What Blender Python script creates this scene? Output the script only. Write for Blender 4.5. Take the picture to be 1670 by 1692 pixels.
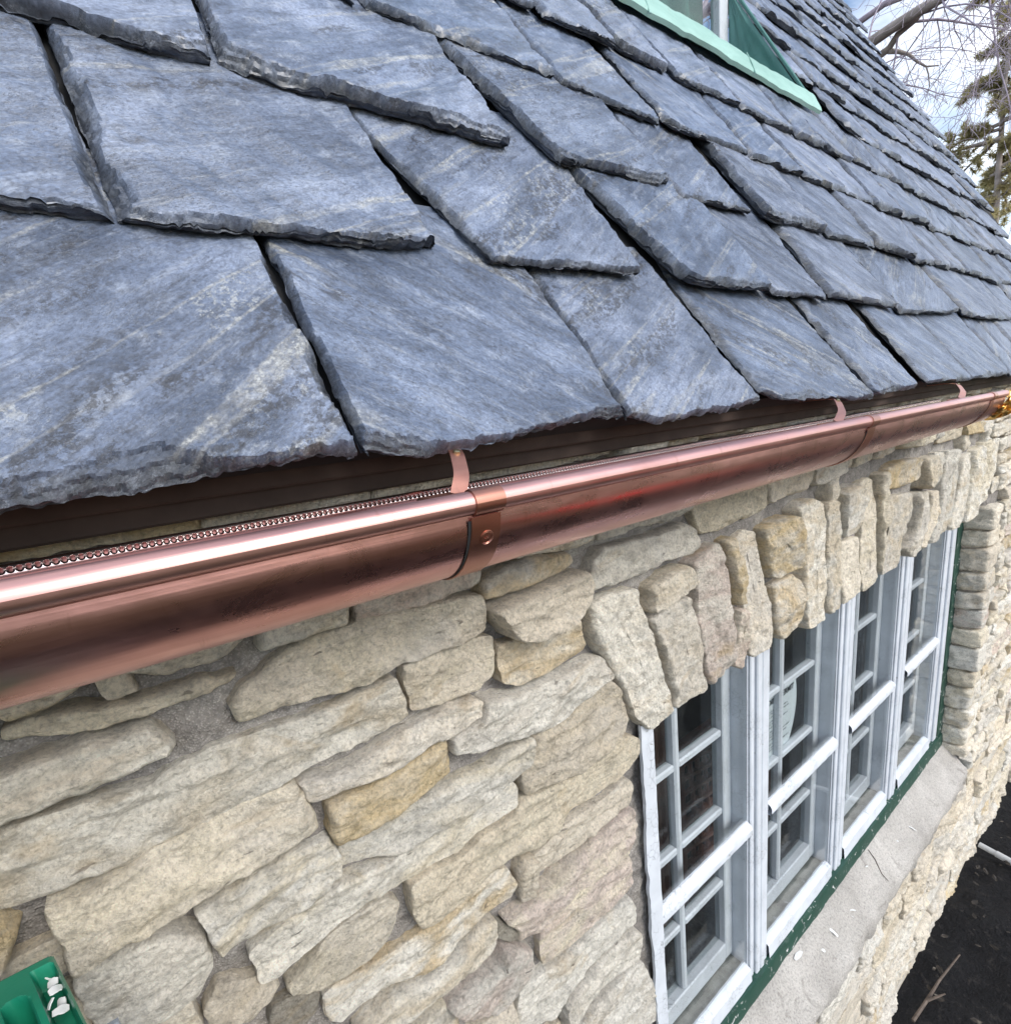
import bpy, math, random
import numpy as np
from mathutils import Vector, Matrix

random.seed(7)
SC = bpy.context.scene
for _o in list(bpy.data.objects):
    bpy.data.objects.remove(_o)
COL = SC.collection

# ------------------------------------------------------------------ camera
cam_d = bpy.data.cameras.new('camera')
cam = bpy.data.objects.new('camera', cam_d)
COL.objects.link(cam)
SC.camera = cam
VX = Vector((0.59192247, 0.12924071, -0.7955656))     # world X seen from the lens (right, down, forward)
VY = Vector((0.79752954, -0.23660043, 0.55494763))
VZ = Vector((-0.11650933, -0.96297304, -0.2431224))
right = Vector((VX[0], VY[0], VZ[0])); down = Vector((VX[1], VY[1], VZ[1])); fwd = Vector((VX[2], VY[2], VZ[2]))
m = Matrix((right, -down, -fwd)).transposed().to_4x4()
m.translation = Vector((0.53, 0.0, 0.0))
cam.matrix_world = m
cam_d.sensor_fit = 'HORIZONTAL'
cam_d.sensor_width = 36.0
cam_d.lens = 18.0
cam_d.shift_y = 83 / 1670
cam_d.clip_start = 0.01
cam_d.clip_end = 500

# ------------------------------------------------------------------ sky and sun
SUN_EL, SUN_AZ = 34, 78          # azimuth measured from +Y towards +X
w = bpy.data.worlds.new('World'); SC.world = w
w.use_nodes = True
nt = w.node_tree; nt.nodes.clear()
def N(nt, t, **kw):
    n = nt.nodes.new(t)
    for k, v in kw.items():
        if k in n.inputs.keys() if isinstance(k, str) else False:
            n.inputs[k].default_value = v
        else:
            setattr(n, k, v)
    return n
sky = nt.nodes.new('ShaderNodeTexSky'); sky.sky_type = 'NISHITA'; sky.sun_disc = False
sky.sun_elevation = math.radians(SUN_EL); sky.sun_rotation = math.radians(SUN_AZ)
sky.air_density = 1.0; sky.dust_density = 0.6
tc = nt.nodes.new('ShaderNodeTexCoord')
mp = nt.nodes.new('ShaderNodeMapping'); mp.inputs['Scale'].default_value = (1.0, 1.0, 2.2)
nz = nt.nodes.new('ShaderNodeTexNoise'); nz.inputs['Scale'].default_value = 3.1; nz.inputs['Detail'].default_value = 9; nz.inputs['Roughness'].default_value = 0.55; nz.inputs['Distortion'].default_value = 0.4
rp = nt.nodes.new('ShaderNodeValToRGB'); rp.color_ramp.elements[0].position = 0.40; rp.color_ramp.elements[1].position = 0.64
mx = nt.nodes.new('ShaderNodeMix'); mx.data_type = 'RGBA'
mx.inputs[7].default_value = (9.3, 9.5, 10.0, 1)
mlt = nt.nodes.new('ShaderNodeMath'); mlt.operation = 'MULTIPLY'; mlt.inputs[1].default_value = 0.9
bg = nt.nodes.new('ShaderNodeBackground'); bg.inputs[1].default_value = 0.125
out = nt.nodes.new('ShaderNodeOutputWorld')
nt.links.new(tc.outputs['Generated'], mp.inputs[0]); nt.links.new(mp.outputs[0], nz.inputs['Vector'])
nt.links.new(nz.outputs[0], rp.inputs[0]); nt.links.new(rp.outputs[0], mlt.inputs[0]); nt.links.new(mlt.outputs[0], mx.inputs[0])
nt.links.new(sky.outputs[0], mx.inputs[6]); nt.links.new(mx.outputs[2], bg.inputs[0]); nt.links.new(bg.outputs[0], out.inputs[0])

sd = bpy.data.lights.new('sun', 'SUN'); sun = bpy.data.objects.new('sun', sd); COL.objects.link(sun)
sd.energy = 1.5; sd.angle = math.radians(28); sd.color = (1.0, 0.955, 0.89)
el, az = math.radians(SUN_EL), math.radians(SUN_AZ)
sdir = Vector((math.sin(az) * math.cos(el), math.cos(az) * math.cos(el), math.sin(el)))
sun.rotation_euler = sdir.to_track_quat('Z', 'Y').to_euler()
sun.location = sdir * 20

SC.view_settings.view_transform = 'Standard'
SC.view_settings.look = 'None'
SC.view_settings.exposure = 0.9
SC.view_settings.gamma = 1.0

# ------------------------------------------------------------------ noise helpers
def _hash(ix, iy, iz, seed):
    h = (ix.astype(np.int64) * 374761393 + iy.astype(np.int64) * 668265263 + iz.astype(np.int64) * 2147483647 + seed * 974634777) & 0xffffffff
    h = ((h ^ (h >> 13)) * 1274126177) & 0xffffffff
    h = ((h ^ (h >> 16)) * 2246822519) & 0xffffffff
    h = h ^ (h >> 15)
    return (h & 0xffffff) / float(0xffffff)
def vnoise(x, y, z, seed=0):
    x, y, z = np.broadcast_arrays(np.asarray(x, float), np.asarray(y, float), np.asarray(z, float))
    ix, iy, iz = np.floor(x), np.floor(y), np.floor(z)
    fx, fy, fz = x - ix, y - iy, z - iz
    fx = fx * fx * fx * (fx * (fx * 6 - 15) + 10); fy = fy * fy * fy * (fy * (fy * 6 - 15) + 10); fz = fz * fz * fz * (fz * (fz * 6 - 15) + 10)
    r = 0
    for dx in (0, 1):
        for dy in (0, 1):
            for dz in (0, 1):
                r = r + _hash(ix + dx, iy + dy, iz + dz, seed) * (fx if dx else 1 - fx) * (fy if dy else 1 - fy) * (fz if dz else 1 - fz)
    return r * 2 - 1
def fbm(x, y, z, f=1.0, o=4, seed=0, g=0.5):
    a, s, t = 1.0, 0.0, 0.0
    x, y, z = np.asarray(x, float), np.asarray(y, float), np.asarray(z, float)
    for i in range(o):
        s = s + a * vnoise(x * f + 3.7 * i, y * f - 1.3 * i, z * f + 9.1 * i, seed + i * 17)
        t += a; a *= g; f *= 2.03
    return s / t
def ridged(x, y, z, f=1.0, o=3, seed=0):
    a, s, t = 1.0, 0.0, 0.0
    x, y, z = np.asarray(x, float), np.asarray(y, float), np.asarray(z, float)
    for i in range(o):
        s = s + a * (1 - 2 * np.abs(vnoise(x * f + 5.1 * i, y * f, z * f, seed + i * 31)))
        t += a; a *= 0.5; f *= 2.1
    return s / t

# ------------------------------------------------------------------ mesh helpers
class MB:
    def __init__(s):
        s.v = []; s.f = []; s.m = []; s.n = 0; s.at = {}
    def add(s, verts, faces, mat=0, **attrs):
        verts = np.asarray(verts, float).reshape(-1, 3)
        b = s.n
        s.v.append(verts); s.n += len(verts)
        for f in faces:
            s.f.append([i + b for i in f]); s.m.append(mat)
        for k, a in attrs.items():
            a = np.asarray(a, float)
            if a.ndim == 1: a = np.tile(a, (len(verts), 1))
            s.at.setdefault(k, []).append((b, a))
        return s
    def box(s, x0, x1, y0, y1, z0, z1, bev=0.0, mat=0):
        if bev > 0:
            b = min(bev, (x1 - x0) * .45, (y1 - y0) * .45, (z1 - z0) * .45)
            P = []
            for sx, X in ((-1, x0), (1, x1)):
                for sy, Yv in ((-1, y0), (1, y1)):
                    for sz, Z in ((-1, z0), (1, z1)):
                        P.append((X, Yv - sy * b, Z - sz * b)); P.append((X - sx * b, Yv, Z - sz * b)); P.append((X - sx * b, Yv - sy * b, Z))
            def id(i, j, k, a): return ((i * 2 + j) * 2 + k) * 3 + a
            F = [(id(0,0,0,0), id(0,0,1,0), id(0,1,1,0), id(0,1,0,0)), (id(1,0,0,0), id(1,1,0,0), id(1,1,1,0), id(1,0,1,0)),
                 (id(0,0,0,1), id(1,0,0,1), id(1,0,1,1), id(0,0,1,1)), (id(0,1,0,1), id(0,1,1,1), id(1,1,1,1), id(1,1,0,1)),
                 (id(0,0,0,2), id(0,1,0,2), id(1,1,0,2), id(1,0,0,2)), (id(0,0,1,2), id(1,0,1,2), id(1,1,1,2), id(0,1,1,2))]
            for i in (0, 1):
                for j in (0, 1): F.append((id(i,j,0,0), id(i,j,0,1), id(i,j,1,1), id(i,j,1,0)) if i == j else (id(i,j,0,0), id(i,j,1,0), id(i,j,1,1), id(i,j,0,1)))
                for k in (0, 1): F.append((id(i,0,k,0), id(i,1,k,0), id(i,1,k,2), id(i,0,k,2)) if i == k else (id(i,0,k,0), id(i,0,k,2), id(i,1,k,2), id(i,1,k,0)))
            for j in (0, 1):
                for k in (0, 1): F.append((id(0,j,k,1), id(0,j,k,2), id(1,j,k,2), id(1,j,k,1)) if j != k else (id(0,j,k,1), id(1,j,k,1), id(1,j,k,2), id(0,j,k,2)))
            for i in (0, 1):
                for j in (0, 1):
                    for k in (0, 1): F.append((id(i,j,k,0), id(i,j,k,1), id(i,j,k,2)))
            return s.add(P, F, mat)
        P = [(x, y, z) for x in (x0, x1) for y in (y0, y1) for z in (z0, z1)]
        return s.add(P, [(0,1,3,2), (4,6,7,5), (0,4,5,1), (2,3,7,6), (0,2,6,4), (1,5,7,3)], mat)
    def tube(s, pts, rad, seg=8, cap=True, mat=0):
        pts = [Vector(p) for p in pts]; n = len(pts)
        if not hasattr(rad, '__len__'): rad = [rad] * n
        V = []; F = []
        up = Vector((0.13, 0.31, 0.94))
        t0 = (pts[1] - pts[0]).normalized()
        a = t0.cross(up); a = a.normalized() if a.length > 1e-4 else Vector((1, 0, 0))
        for i, p in enumerate(pts):
            t = (pts[min(i + 1, n - 1)] - pts[max(i - 1, 0)]).normalized()
            a = (a - t * a.dot(t)).normalized(); b = t.cross(a)
            for k in range(seg):
                q = 2 * math.pi * k / seg
                V.append(p + (a * math.cos(q) + b * math.sin(q)) * rad[i])
        for i in range(n - 1):
            for k in range(seg):
                k2 = (k + 1) % seg
                F.append((i * seg + k, i * seg + k2, (i + 1) * seg + k2, (i + 1) * seg + k))
        if cap:
            F.append(tuple(range(seg - 1, -1, -1))); F.append(tuple((n - 1) * seg + k for k in range(seg)))
        return s.add([tuple(v) for v in V], F, mat)
    def grid(s, P, mat=0, flip=False, **attrs):
        n, mm = P.shape[:2]
        idx = np.arange(n * mm).reshape(n, mm)
        a, b, c, d = idx[:-1, :-1].ravel(), idx[1:, :-1].ravel(), idx[1:, 1:].ravel(), idx[:-1, 1:].ravel()
        F = np.stack([a, b, c, d] if not flip else [a, d, c, b], 1).tolist()
        at = {k: (np.asarray(v).reshape(-1, 3) if np.asarray(v).ndim > 1 else v) for k, v in attrs.items()}
        return s.add(P.reshape(-1, 3), F, mat, **at)
    def build(s, name, mats, parent=None, smooth=True, sharp=35):
        me = bpy.data.meshes.new(name)
        V = np.concatenate(s.v) if s.v else np.zeros((0, 3))
        me.from_pydata(V.tolist(), [], s.f)
        if not isinstance(mats, (list, tuple)): mats = [mats]
        for mt in mats: me.materials.append(mt)
        me.polygons.foreach_set('material_index', s.m)
        if smooth:
            me.polygons.foreach_set('use_smooth', [True] * len(s.f))
            if sharp: me.set_sharp_from_angle(angle=math.radians(sharp))
        for k, lst in s.at.items():
            A = np.zeros((len(V), 3))
            for b, a in lst: A[b:b + len(a)] = a
            at = me.attributes.new(k, 'FLOAT_VECTOR', 'POINT')
            at.data.foreach_set('vector', A.ravel())
        me.update()
        o = bpy.data.objects.new(name, me); COL.objects.link(o)
        if parent is not None:
            o.parent = parent
            o.matrix_parent_inverse = Matrix.Translation(-PLOC.get(parent.name, Vector((0, 0, 0))))
        return o
PLOC = {}
def thing(name, label, cat, loc=(0, 0, 0), group=None):
    o = bpy.data.objects.new(name, None); COL.objects.link(o); o.empty_display_size = 0.1
    o.location = loc; PLOC[o.name] = Vector(loc)
    o['label'] = label; o['category'] = cat
    if group: o['group'] = group
    return o
def tag(o, label, cat, group=None):
    o['label'] = label; o['category'] = cat
    if group: o['group'] = group
    return o
def struct(o, kind='structure'):
    o['kind'] = kind; return o

# ------------------------------------------------------------------ materials
class NT:
    def __init__(s, name):
        s.mat = bpy.data.materials.new(name); s.mat.use_nodes = True
        s.t = s.mat.node_tree; s.t.nodes.clear()
        s.out = s.t.nodes.new('ShaderNodeOutputMaterial')
        s.b = s.t.nodes.new('ShaderNodeBsdfPrincipled'); s.t.links.new(s.b.outputs[0], s.out.inputs[0])
    def n(s, t, **kw):
        x = s.t.nodes.new(t)
        for k, v in kw.items(): setattr(x, k, v)
        return x
    def l(s, a, b): s.t.links.new(a, b)
    def val(s, sock, v):
        if hasattr(v, 'is_linked') or hasattr(v, 'links'): s.l(v, sock)
        else: sock.default_value = v
    def obj(s): return s.n('ShaderNodeTexCoord').outputs['Object']
    def attr(s, name): return s.n('ShaderNodeAttribute', attribute_name=name).outputs['Vector']
    def map(s, vec, scale=(1, 1, 1), rot=(0, 0, 0), loc=(0, 0, 0)):
        x = s.n('ShaderNodeMapping'); s.l(vec, x.inputs[0])
        x.inputs['Scale'].default_value = scale; x.inputs['Rotation'].default_value = rot; x.inputs['Location'].default_value = loc
        return x.outputs[0]
    def noise(s, vec, scale, detail=4, rough=0.5, dist=0.0):
        x = s.n('ShaderNodeTexNoise'); s.l(vec, x.inputs['Vector'])
        x.inputs['Scale'].default_value = scale; x.inputs['Detail'].default_value = detail
        x.inputs['Roughness'].default_value = rough; x.inputs['Distortion'].default_value = dist
        return x.outputs[0]
    def vor(s, vec, scale, feature='F1'):
        x = s.n('ShaderNodeTexVoronoi', feature=feature); s.l(vec, x.inputs['Vector']); x.inputs['Scale'].default_value = scale
        return x.outputs[0]
    def ramp(s, fac, stops, interp='LINEAR'):
        x = s.n('ShaderNodeValToRGB'); s.l(fac, x.inputs[0]); cr = x.color_ramp; cr.interpolation = interp
        while len(cr.elements) < len(stops): cr.elements.new(0.5)
        for e, (p, c) in zip(cr.elements, stops):
            e.position = p; e.color = (c, c, c, 1) if not hasattr(c, '__len__') else (*c, 1)
        return x.outputs[0]
    def mix(s, fac, a, b, mode='MIX'):
        x = s.n('ShaderNodeMix', data_type='RGBA', blend_type=mode)
        s.val(x.inputs[0], fac)
        for sock, v in ((x.inputs[6], a), (x.inputs[7], b)):
            if hasattr(v, 'links'): s.l(v, sock)
            else: sock.default_value = (*v, 1) if hasattr(v, '__len__') else (v, v, v, 1)
        return x.outputs[2]
    def math(s, op, a, b=0.0, c=None):
        x = s.n('ShaderNodeMath', operation=op); s.val(x.inputs[0], a); s.val(x.inputs[1], b)
        if c is not None: s.val(x.inputs[2], c)
        return x.outputs[0]
    def bump(s, h, strength=0.5, dist=0.01, normal=None):
        x = s.n('ShaderNodeBump'); s.l(h, x.inputs['Height']); x.inputs['Strength'].default_value = strength; x.inputs['Distance'].default_value = dist
        if normal is not None: s.l(normal, x.inputs['Normal'])
        return x.outputs[0]
    def fin(s, color=None, rough=None, normal=None, **kw):
        if color is not None:
            if hasattr(color, 'links'): s.l(color, s.b.inputs['Base Color'])
            else: s.b.inputs['Base Color'].default_value = (*color, 1)
        if rough is not None: s.val(s.b.inputs['Roughness'], rough)
        if normal is not None: s.l(normal, s.b.inputs['Normal'])
        for k, v in kw.items(): s.val(s.b.inputs[k.replace('_', ' ')], v)
        return s.mat

def mat_slate():
    m = NT('slate'); c = m.attr('suv'); rnd = m.attr('srnd')
    sep = m.n('ShaderNodeSeparateXYZ'); m.l(rnd, sep.inputs[0]); r = sep.outputs[0]; r2 = sep.outputs[1]; dens = sep.outputs[2]
    big = m.noise(m.map(c, (5, 13, 5)), 1.0, 6, 0.62, 0.35)
    base = m.ramp(big, [(0.34, (0.072, 0.094, 0.142)), (0.5, (0.145, 0.180, 0.258)), (0.66, (0.26, 0.305, 0.41))])
    base = m.mix(1.0, base, m.mix(r, (0.74, 0.80, 0.86), (1.22, 1.17, 1.13)), 'MULTIPLY')
    mot = m.noise(m.map(c, (26, 40, 26)), 1.0, 10, 0.74, 0.1)
    base = m.mix(m.ramp(mot, [(0.30, 0.65), (0.48, 0.0)]), base, (0.045, 0.054, 0.073))
    base = m.mix(m.ramp(mot, [(0.53, 0.0), (0.66, 0.6)]), base, (0.32, 0.36, 0.44))
    # crisp bedding streaks
    gr = m.noise(m.map(c, (10, 105, 10)), 1.0, 9, 0.76, 0.0)
    strg = m.math('ADD', 0.35, m.math('MULTIPLY', r2, 0.65))
    base = m.mix(m.math('MULTIPLY', m.ramp(gr, [(0.37, 0.85), (0.47, 0.0)]), strg), base, (0.045, 0.052, 0.068))
    base = m.mix(m.math('MULTIPLY', m.ramp(gr, [(0.55, 0.0), (0.66, 0.75)]), strg), base, (0.36, 0.375, 0.395))
    # straight ribbons, buff coloured, with lichen and soot sitting on them
    band = m.noise(m.map(c, (0.7, 19, 0.3)), 1.0, 2, 0.5, 0.0)
    bandm = m.ramp(band, [(0.545, 0.0), (0.575, 1.0)])
    core = m.ramp(band, [(0.560, 0.0), (0.572, 1.0), (0.590, 1.0), (0.602, 0.0)])
    spk = m.noise(m.map(c, (95, 120, 95)), 1.0, 9, 0.80, 0.0)
    patch = m.noise(m.map(c, (12, 24, 12)), 1.0, 4, 0.6, 0.1)
    base = m.mix(m.math('MULTIPLY', m.math('MULTIPLY', core, m.ramp(spk, [(0.38, 0.05), (0.54, 0.5)])), m.ramp(patch, [(0.35, 0.15), (0.55, 1.0)])), base, (0.42, 0.405, 0.355))
    pale = m.math('MULTIPLY', m.ramp(spk, [(0.52, 0.0), (0.56, 1.0)]), m.math('MULTIPLY', m.math('MULTIPLY', bandm, dens), m.ramp(patch, [(0.45, 0.0), (0.56, 1.0)])))
    base = m.mix(m.math('MULTIPLY', pale, 0.8), base, (0.46, 0.47, 0.46))
    p2 = m.noise(m.map(c, (10, 30, 10), loc=(1, 7, 3)), 1.0, 4, 0.6, 0.1)
    spk2 = m.noise(m.map(c, (110, 130, 110), loc=(9, 2, 4)), 1.0, 9, 0.82, 0.0)
    near_b = m.ramp(m.noise(m.map(c, (0.7, 19, 0.3), loc=(0, 0.4, 0)), 1.0, 2, 0.5), [(0.50, 0.25), (0.56, 1.0)])
    dark = m.math('MULTIPLY', m.ramp(spk2, [(0.475, 0.0), (0.515, 1.0)]), m.math('MULTIPLY', m.math('MULTIPLY', m.ramp(p2, [(0.47, 0.0), (0.55, 1.0)]), near_b), dens))
    base = m.mix(m.math('MULTIPLY', dark, 0.95), base, (0.022, 0.019, 0.017))
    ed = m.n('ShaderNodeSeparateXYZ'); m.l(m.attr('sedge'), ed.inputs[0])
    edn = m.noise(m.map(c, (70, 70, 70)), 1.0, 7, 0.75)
    grime_shade = m.ramp(edn, [(0.40, (0.014, 0.016, 0.020)), (0.54, (0.045, 0.050, 0.058)), (0.66, (0.15, 0.165, 0.19))])  # edge grime, darkened further to paint in the shade of the broken edges
    base = m.mix(m.math('MULTIPLY', ed.outputs[0], 0.85), base, grime_shade)
    # cleft steps and grain
    st = m.noise(m.map(c, (14, 26, 14)), 1.0, 8, 0.62, 0.5)
    stp = m.math('SNAP', st, 0.05)
    frc = m.math('FRACT', m.math('MULTIPLY', st, 20.0))
    lnm = m.ramp(m.noise(m.map(c, (20, 34, 20), loc=(5, 5, 2)), 1.0, 4, 0.65), [(0.50, 0.0), (0.56, 1.0)])
    base = m.mix(m.math('MULTIPLY', m.ramp(frc, [(0.0, 0.85), (0.10, 0.0)]), lnm), base, (0.020, 0.023, 0.030))
    base = m.mix(m.math('MULTIPLY', m.ramp(frc, [(0.86, 0.0), (1.0, 0.5)]), lnm), base, (0.36, 0.39, 0.45))
    st2 = m.noise(m.map(c, (42, 80, 42)), 1.0, 6, 0.66, 0.3)
    stp2 = m.math('SNAP', st2, 0.08)
    fine = m.noise(m.map(c, (220, 320, 220)), 1.0, 6, 0.75)
    base = m.mix(1.0, base, m.ramp(fine, [(0.34, 0.60), (0.5, 1.0), (0.66, 1.35)]), 'MULTIPLY')
    h = m.math('ADD', m.math('MULTIPLY', stp, 1.5), m.math('MULTIPLY', stp2, 0.4))
    nrm = m.bump(h, 1.0, 0.014)
    h2 = m.math('ADD', m.math('MULTIPLY', fine, 0.5), m.math('MULTIPLY', gr, 0.8))
    nrm = m.bump(h2, 0.65, 0.0035, nrm)
    rg = m.ramp(mot, [(0.3, 0.30), (0.7, 0.50)])
    return m.fin(base, rg, nrm, Specular_IOR_Level=0.6)

def mat_stone():
    m = NT('limestone'); o = m.obj(); col = m.attr('scol'); c2 = m.attr('scol2')
    off = m.attr('soff')
    v = m.n('ShaderNodeVectorMath', operation='ADD'); m.l(o, v.inputs[0]); m.l(off, v.inputs[1]); p = v.outputs[0]
    a = m.noise(m.map(p, (14, 9, 22)), 1.0, 5, 0.6, 0.7)
    base = m.mix(m.ramp(a, [(0.42, 0.0), (0.62, 1.0)]), col, c2)
    b = m.noise(p, 42, 7, 0.68, 0.4)
    base = m.mix(1.0, base, m.ramp(b, [(0.28, 0.68), (0.5, 1.05), (0.75, 1.22)]), 'MULTIPLY')
    gn = m.noise(p, 210, 5, 0.75)
    base = m.mix(1.0, base, m.ramp(gn, [(0.34, 0.70), (0.5, 1.04), (0.68, 1.22)]), 'MULTIPLY')
    och = m.noise(m.map(p, (11, 8, 16), loc=(4, 1, 2)), 1.0, 5, 0.62, 0.9)
    base = m.mix(m.ramp(och, [(0.60, 0.0), (0.74, 0.55)]), base, (0.56, 0.40, 0.20))
    gry = m.noise(m.map(p, (6, 6, 9), loc=(2, 8, 5)), 1.0, 5, 0.6, 0.6)
    base = m.mix(m.ramp(gry, [(0.56, 0.0), (0.74, 0.35)]), base, (0.54, 0.53, 0.52))
    strk = m.noise(m.map(p, (30, 15, 62)), 1.0, 7, 0.68, 0.3)
    base = m.mix(m.ramp(strk, [(0.32, 0.55), (0.40, 0.0)]), base, (0.33, 0.28, 0.21))
    base = m.mix(m.ramp(strk, [(0.60, 0.0), (0.72, 0.5)]), base, (0.80, 0.77, 0.69))
    pit = m.noise(m.map(p, (70, 42, 130)), 1.0, 2, 0.5, 0.4)
    base = m.mix(m.ramp(pit, [(0.70, 0.0), (0.76, 0.6)]), base, (0.10, 0.08, 0.065))
    r1 = m.noise(m.map(p, (50, 42, 72)), 1.0, 10, 0.72, 0.3)
    r1s = m.math('SNAP', r1, 0.05)
    r2 = m.noise(p, 190, 6, 0.7)
    r3 = m.vor(m.map(p, (34, 26, 60)), 1.0)
    h = m.math('ADD', m.math('ADD', m.math('ADD', m.math('MULTIPLY', r1s, 0.5), m.math('MULTIPLY', r3, 0.35)), m.math('MULTIPLY', r1, 1.5)), m.math('MULTIPLY', m.ramp(pit, [(0.68, 0.0), (0.78, 1.0)]), -0.35))
    nrm = m.bump(h, 0.8, 0.009)
    nrm = m.bump(r2, 1.0, 0.006, nrm)
    return m.fin(base, 0.86, nrm, Specular_IOR_Level=0.25)

def mat_mortar():
    m = NT('mortar'); o = m.obj()
    a = m.noise(o, 7, 6, 0.6, 0.5); b = m.noise(o, 90, 6, 0.72)
    base = m.ramp(a, [(0.3, (0.22, 0.205, 0.195)), (0.55, (0.36, 0.335, 0.31)), (0.75, (0.54, 0.50, 0.44))])
    base = m.mix(1.0, base, m.ramp(b, [(0.3, 0.6), (0.7, 1.25)]), 'MULTIPLY')
    g = m.noise(o, 260, 3, 0.6)
    base = m.mix(m.ramp(g, [(0.68, 0.0), (0.74, 0.8)]), base, (0.06, 0.055, 0.05))
    sand = m.vor(o, 420); base = m.mix(1.0, base, m.ramp(sand, [(0.1, 1.35), (0.5, 0.85)]), 'MULTIPLY')
    h = m.math('ADD', m.math('ADD', m.math('MULTIPLY', b, 1.2), m.math('MULTIPLY', sand, -0.35)), m.math('MULTIPLY', m.noise(o, 34, 8, 0.68, 0.3), 2.0))
    return m.fin(base, 0.95, m.bump(h, 0.85, 0.006), Specular_IOR_Level=0.15)

def mat_concrete():
    m = NT('concrete_sill'); o = m.obj()
    a = m.noise(o, 5, 5, 0.6, 0.4); b = m.noise(o, 160, 5, 0.7)
    base = m.ramp(a, [(0.3, (0.42, 0.395, 0.365)), (0.7, (0.60, 0.57, 0.53))])
    base = m.mix(1.0, base, m.ramp(b, [(0.3, 0.6), (0.5, 1.0), (0.72, 1.2)]), 'MULTIPLY')
    g = m.vor(o, 170); base = m.mix(m.ramp(g, [(0.12, 0.7), (0.2, 0.0)]), base, (0.19, 0.16, 0.14))
    st = m.noise(o, 14, 5, 0.65, 1.0); base = m.mix(m.ramp(st, [(0.60, 0.0), (0.72, 0.5)]), base, (0.17, 0.15, 0.13))
    return m.fin(base, 0.93, m.bump(m.math('ADD', b, m.noise(o, 35, 7, 0.7)), 0.9, 0.009), Specular_IOR_Level=0.2)

def mat_paint(name, colr, under, amt=0.62, rough=0.45):
    m = NT(name); o = m.obj()
    pl = m.noise(m.map(o, (34, 34, 34)), 1.0, 6, 0.66, 0.9)
    cr = m.vor(m.map(o, (1, 1, 1)), 75, 'DISTANCE_TO_EDGE')
    msk = m.noise(o, 6, 3, 0.5)
    peel = m.math('MULTIPLY', m.ramp(pl, [(amt, 0.0), (amt + 0.025, 1.0)]), m.ramp(msk, [(0.42, 0.0), (0.55, 1.0)]))
    var = m.noise(o, 11, 6, 0.6, 0.4)
    c = m.mix(1.0, m.mix(0.0, colr, colr), m.ramp(var, [(0.3, 0.86), (0.7, 1.04)]), 'MULTIPLY')
    crk = m.math('MULTIPLY', m.ramp(cr, [(0.0, 1.0), (0.035, 0.0)]), m.ramp(m.noise(o, 13, 3), [(0.5, 0.0), (0.6, 0.75)]))
    c = m.mix(crk, c, tuple(x * 0.35 for x in colr))
    grime_shade = m.noise(o, 45, 6, 0.7); c = m.mix(m.ramp(grime_shade, [(0.62, 0.0), (0.75, 0.18)]), c, (0.36, 0.36, 0.35))
    c = m.mix(peel, c, under)
    h = m.math('SUBTRACT', m.math('MULTIPLY', m.noise(o, 60, 5), 0.3), m.math('ADD', peel, crk))
    return m.fin(c, rough, m.bump(h, 0.7, 0.0016))

def mat_copper(name='copper', col=((0.50, 0.245, 0.232), (0.75, 0.43, 0.39)), rough=(0.20, 0.40)):
    m = NT(name); o = m.obj()
    a = m.noise(m.map(o, (30, 1.6, 30)), 1.0, 5, 0.6, 0.5)
    br = m.noise(m.map(o, (420, 5, 420)), 1.0, 4, 0.6)
    bl = m.noise(m.map(o, (9, 3.0, 9)), 1.0, 5, 0.62, 1.0)
    c = m.ramp(a, [(0.3, col[0]), (0.7, col[1])])
    c = m.mix(m.ramp(bl, [(0.54, 0.0), (0.72, 0.4)]), c, (0.36, 0.165, 0.135))
    dr = m.noise(m.map(o, (3, 70, 12)), 1.0, 5, 0.65, 0.5); c = m.mix(m.ramp(dr, [(0.60, 0.0), (0.70, 0.45)]), c, (0.40, 0.20, 0.16))
    sp = m.noise(o, 120, 4, 0.7); c = m.mix(m.ramp(sp, [(0.72, 0.0), (0.78, 0.4)]), c, (0.22, 0.10, 0.08))
    rg = m.ramp(m.noise(m.map(o, (22, 9, 22)), 1.0, 7, 0.7, 0.6), [(0.3, rough[0]), (0.7, rough[1])])
    h = m.math('ADD', m.math('MULTIPLY', br, 0.14), m.math('MULTIPLY', m.noise(m.map(o, (26, 7, 26)), 1.0, 3, 0.5, 0.3), 1.0))
    return m.fin(c, rg, m.bump(h, 0.30, 0.0022), Metallic=1.0)

def simple(name, col, rough=0.5, var=0.12, scale=30, bump=0.2, bd=0.002, **kw):
    m = NT(name); o = m.obj()
    a = m.noise(o, scale, 5, 0.6, 0.3)
    c = m.mix(1.0, m.mix(0.0, col, col), m.ramp(a, [(0.25, 1 - var * 2), (0.75, 1 + var)]), 'MULTIPLY')
    return m.fin(c, rough, m.bump(m.noise(o, scale * 4, 5, 0.6), bump, bd), **kw)

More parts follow.
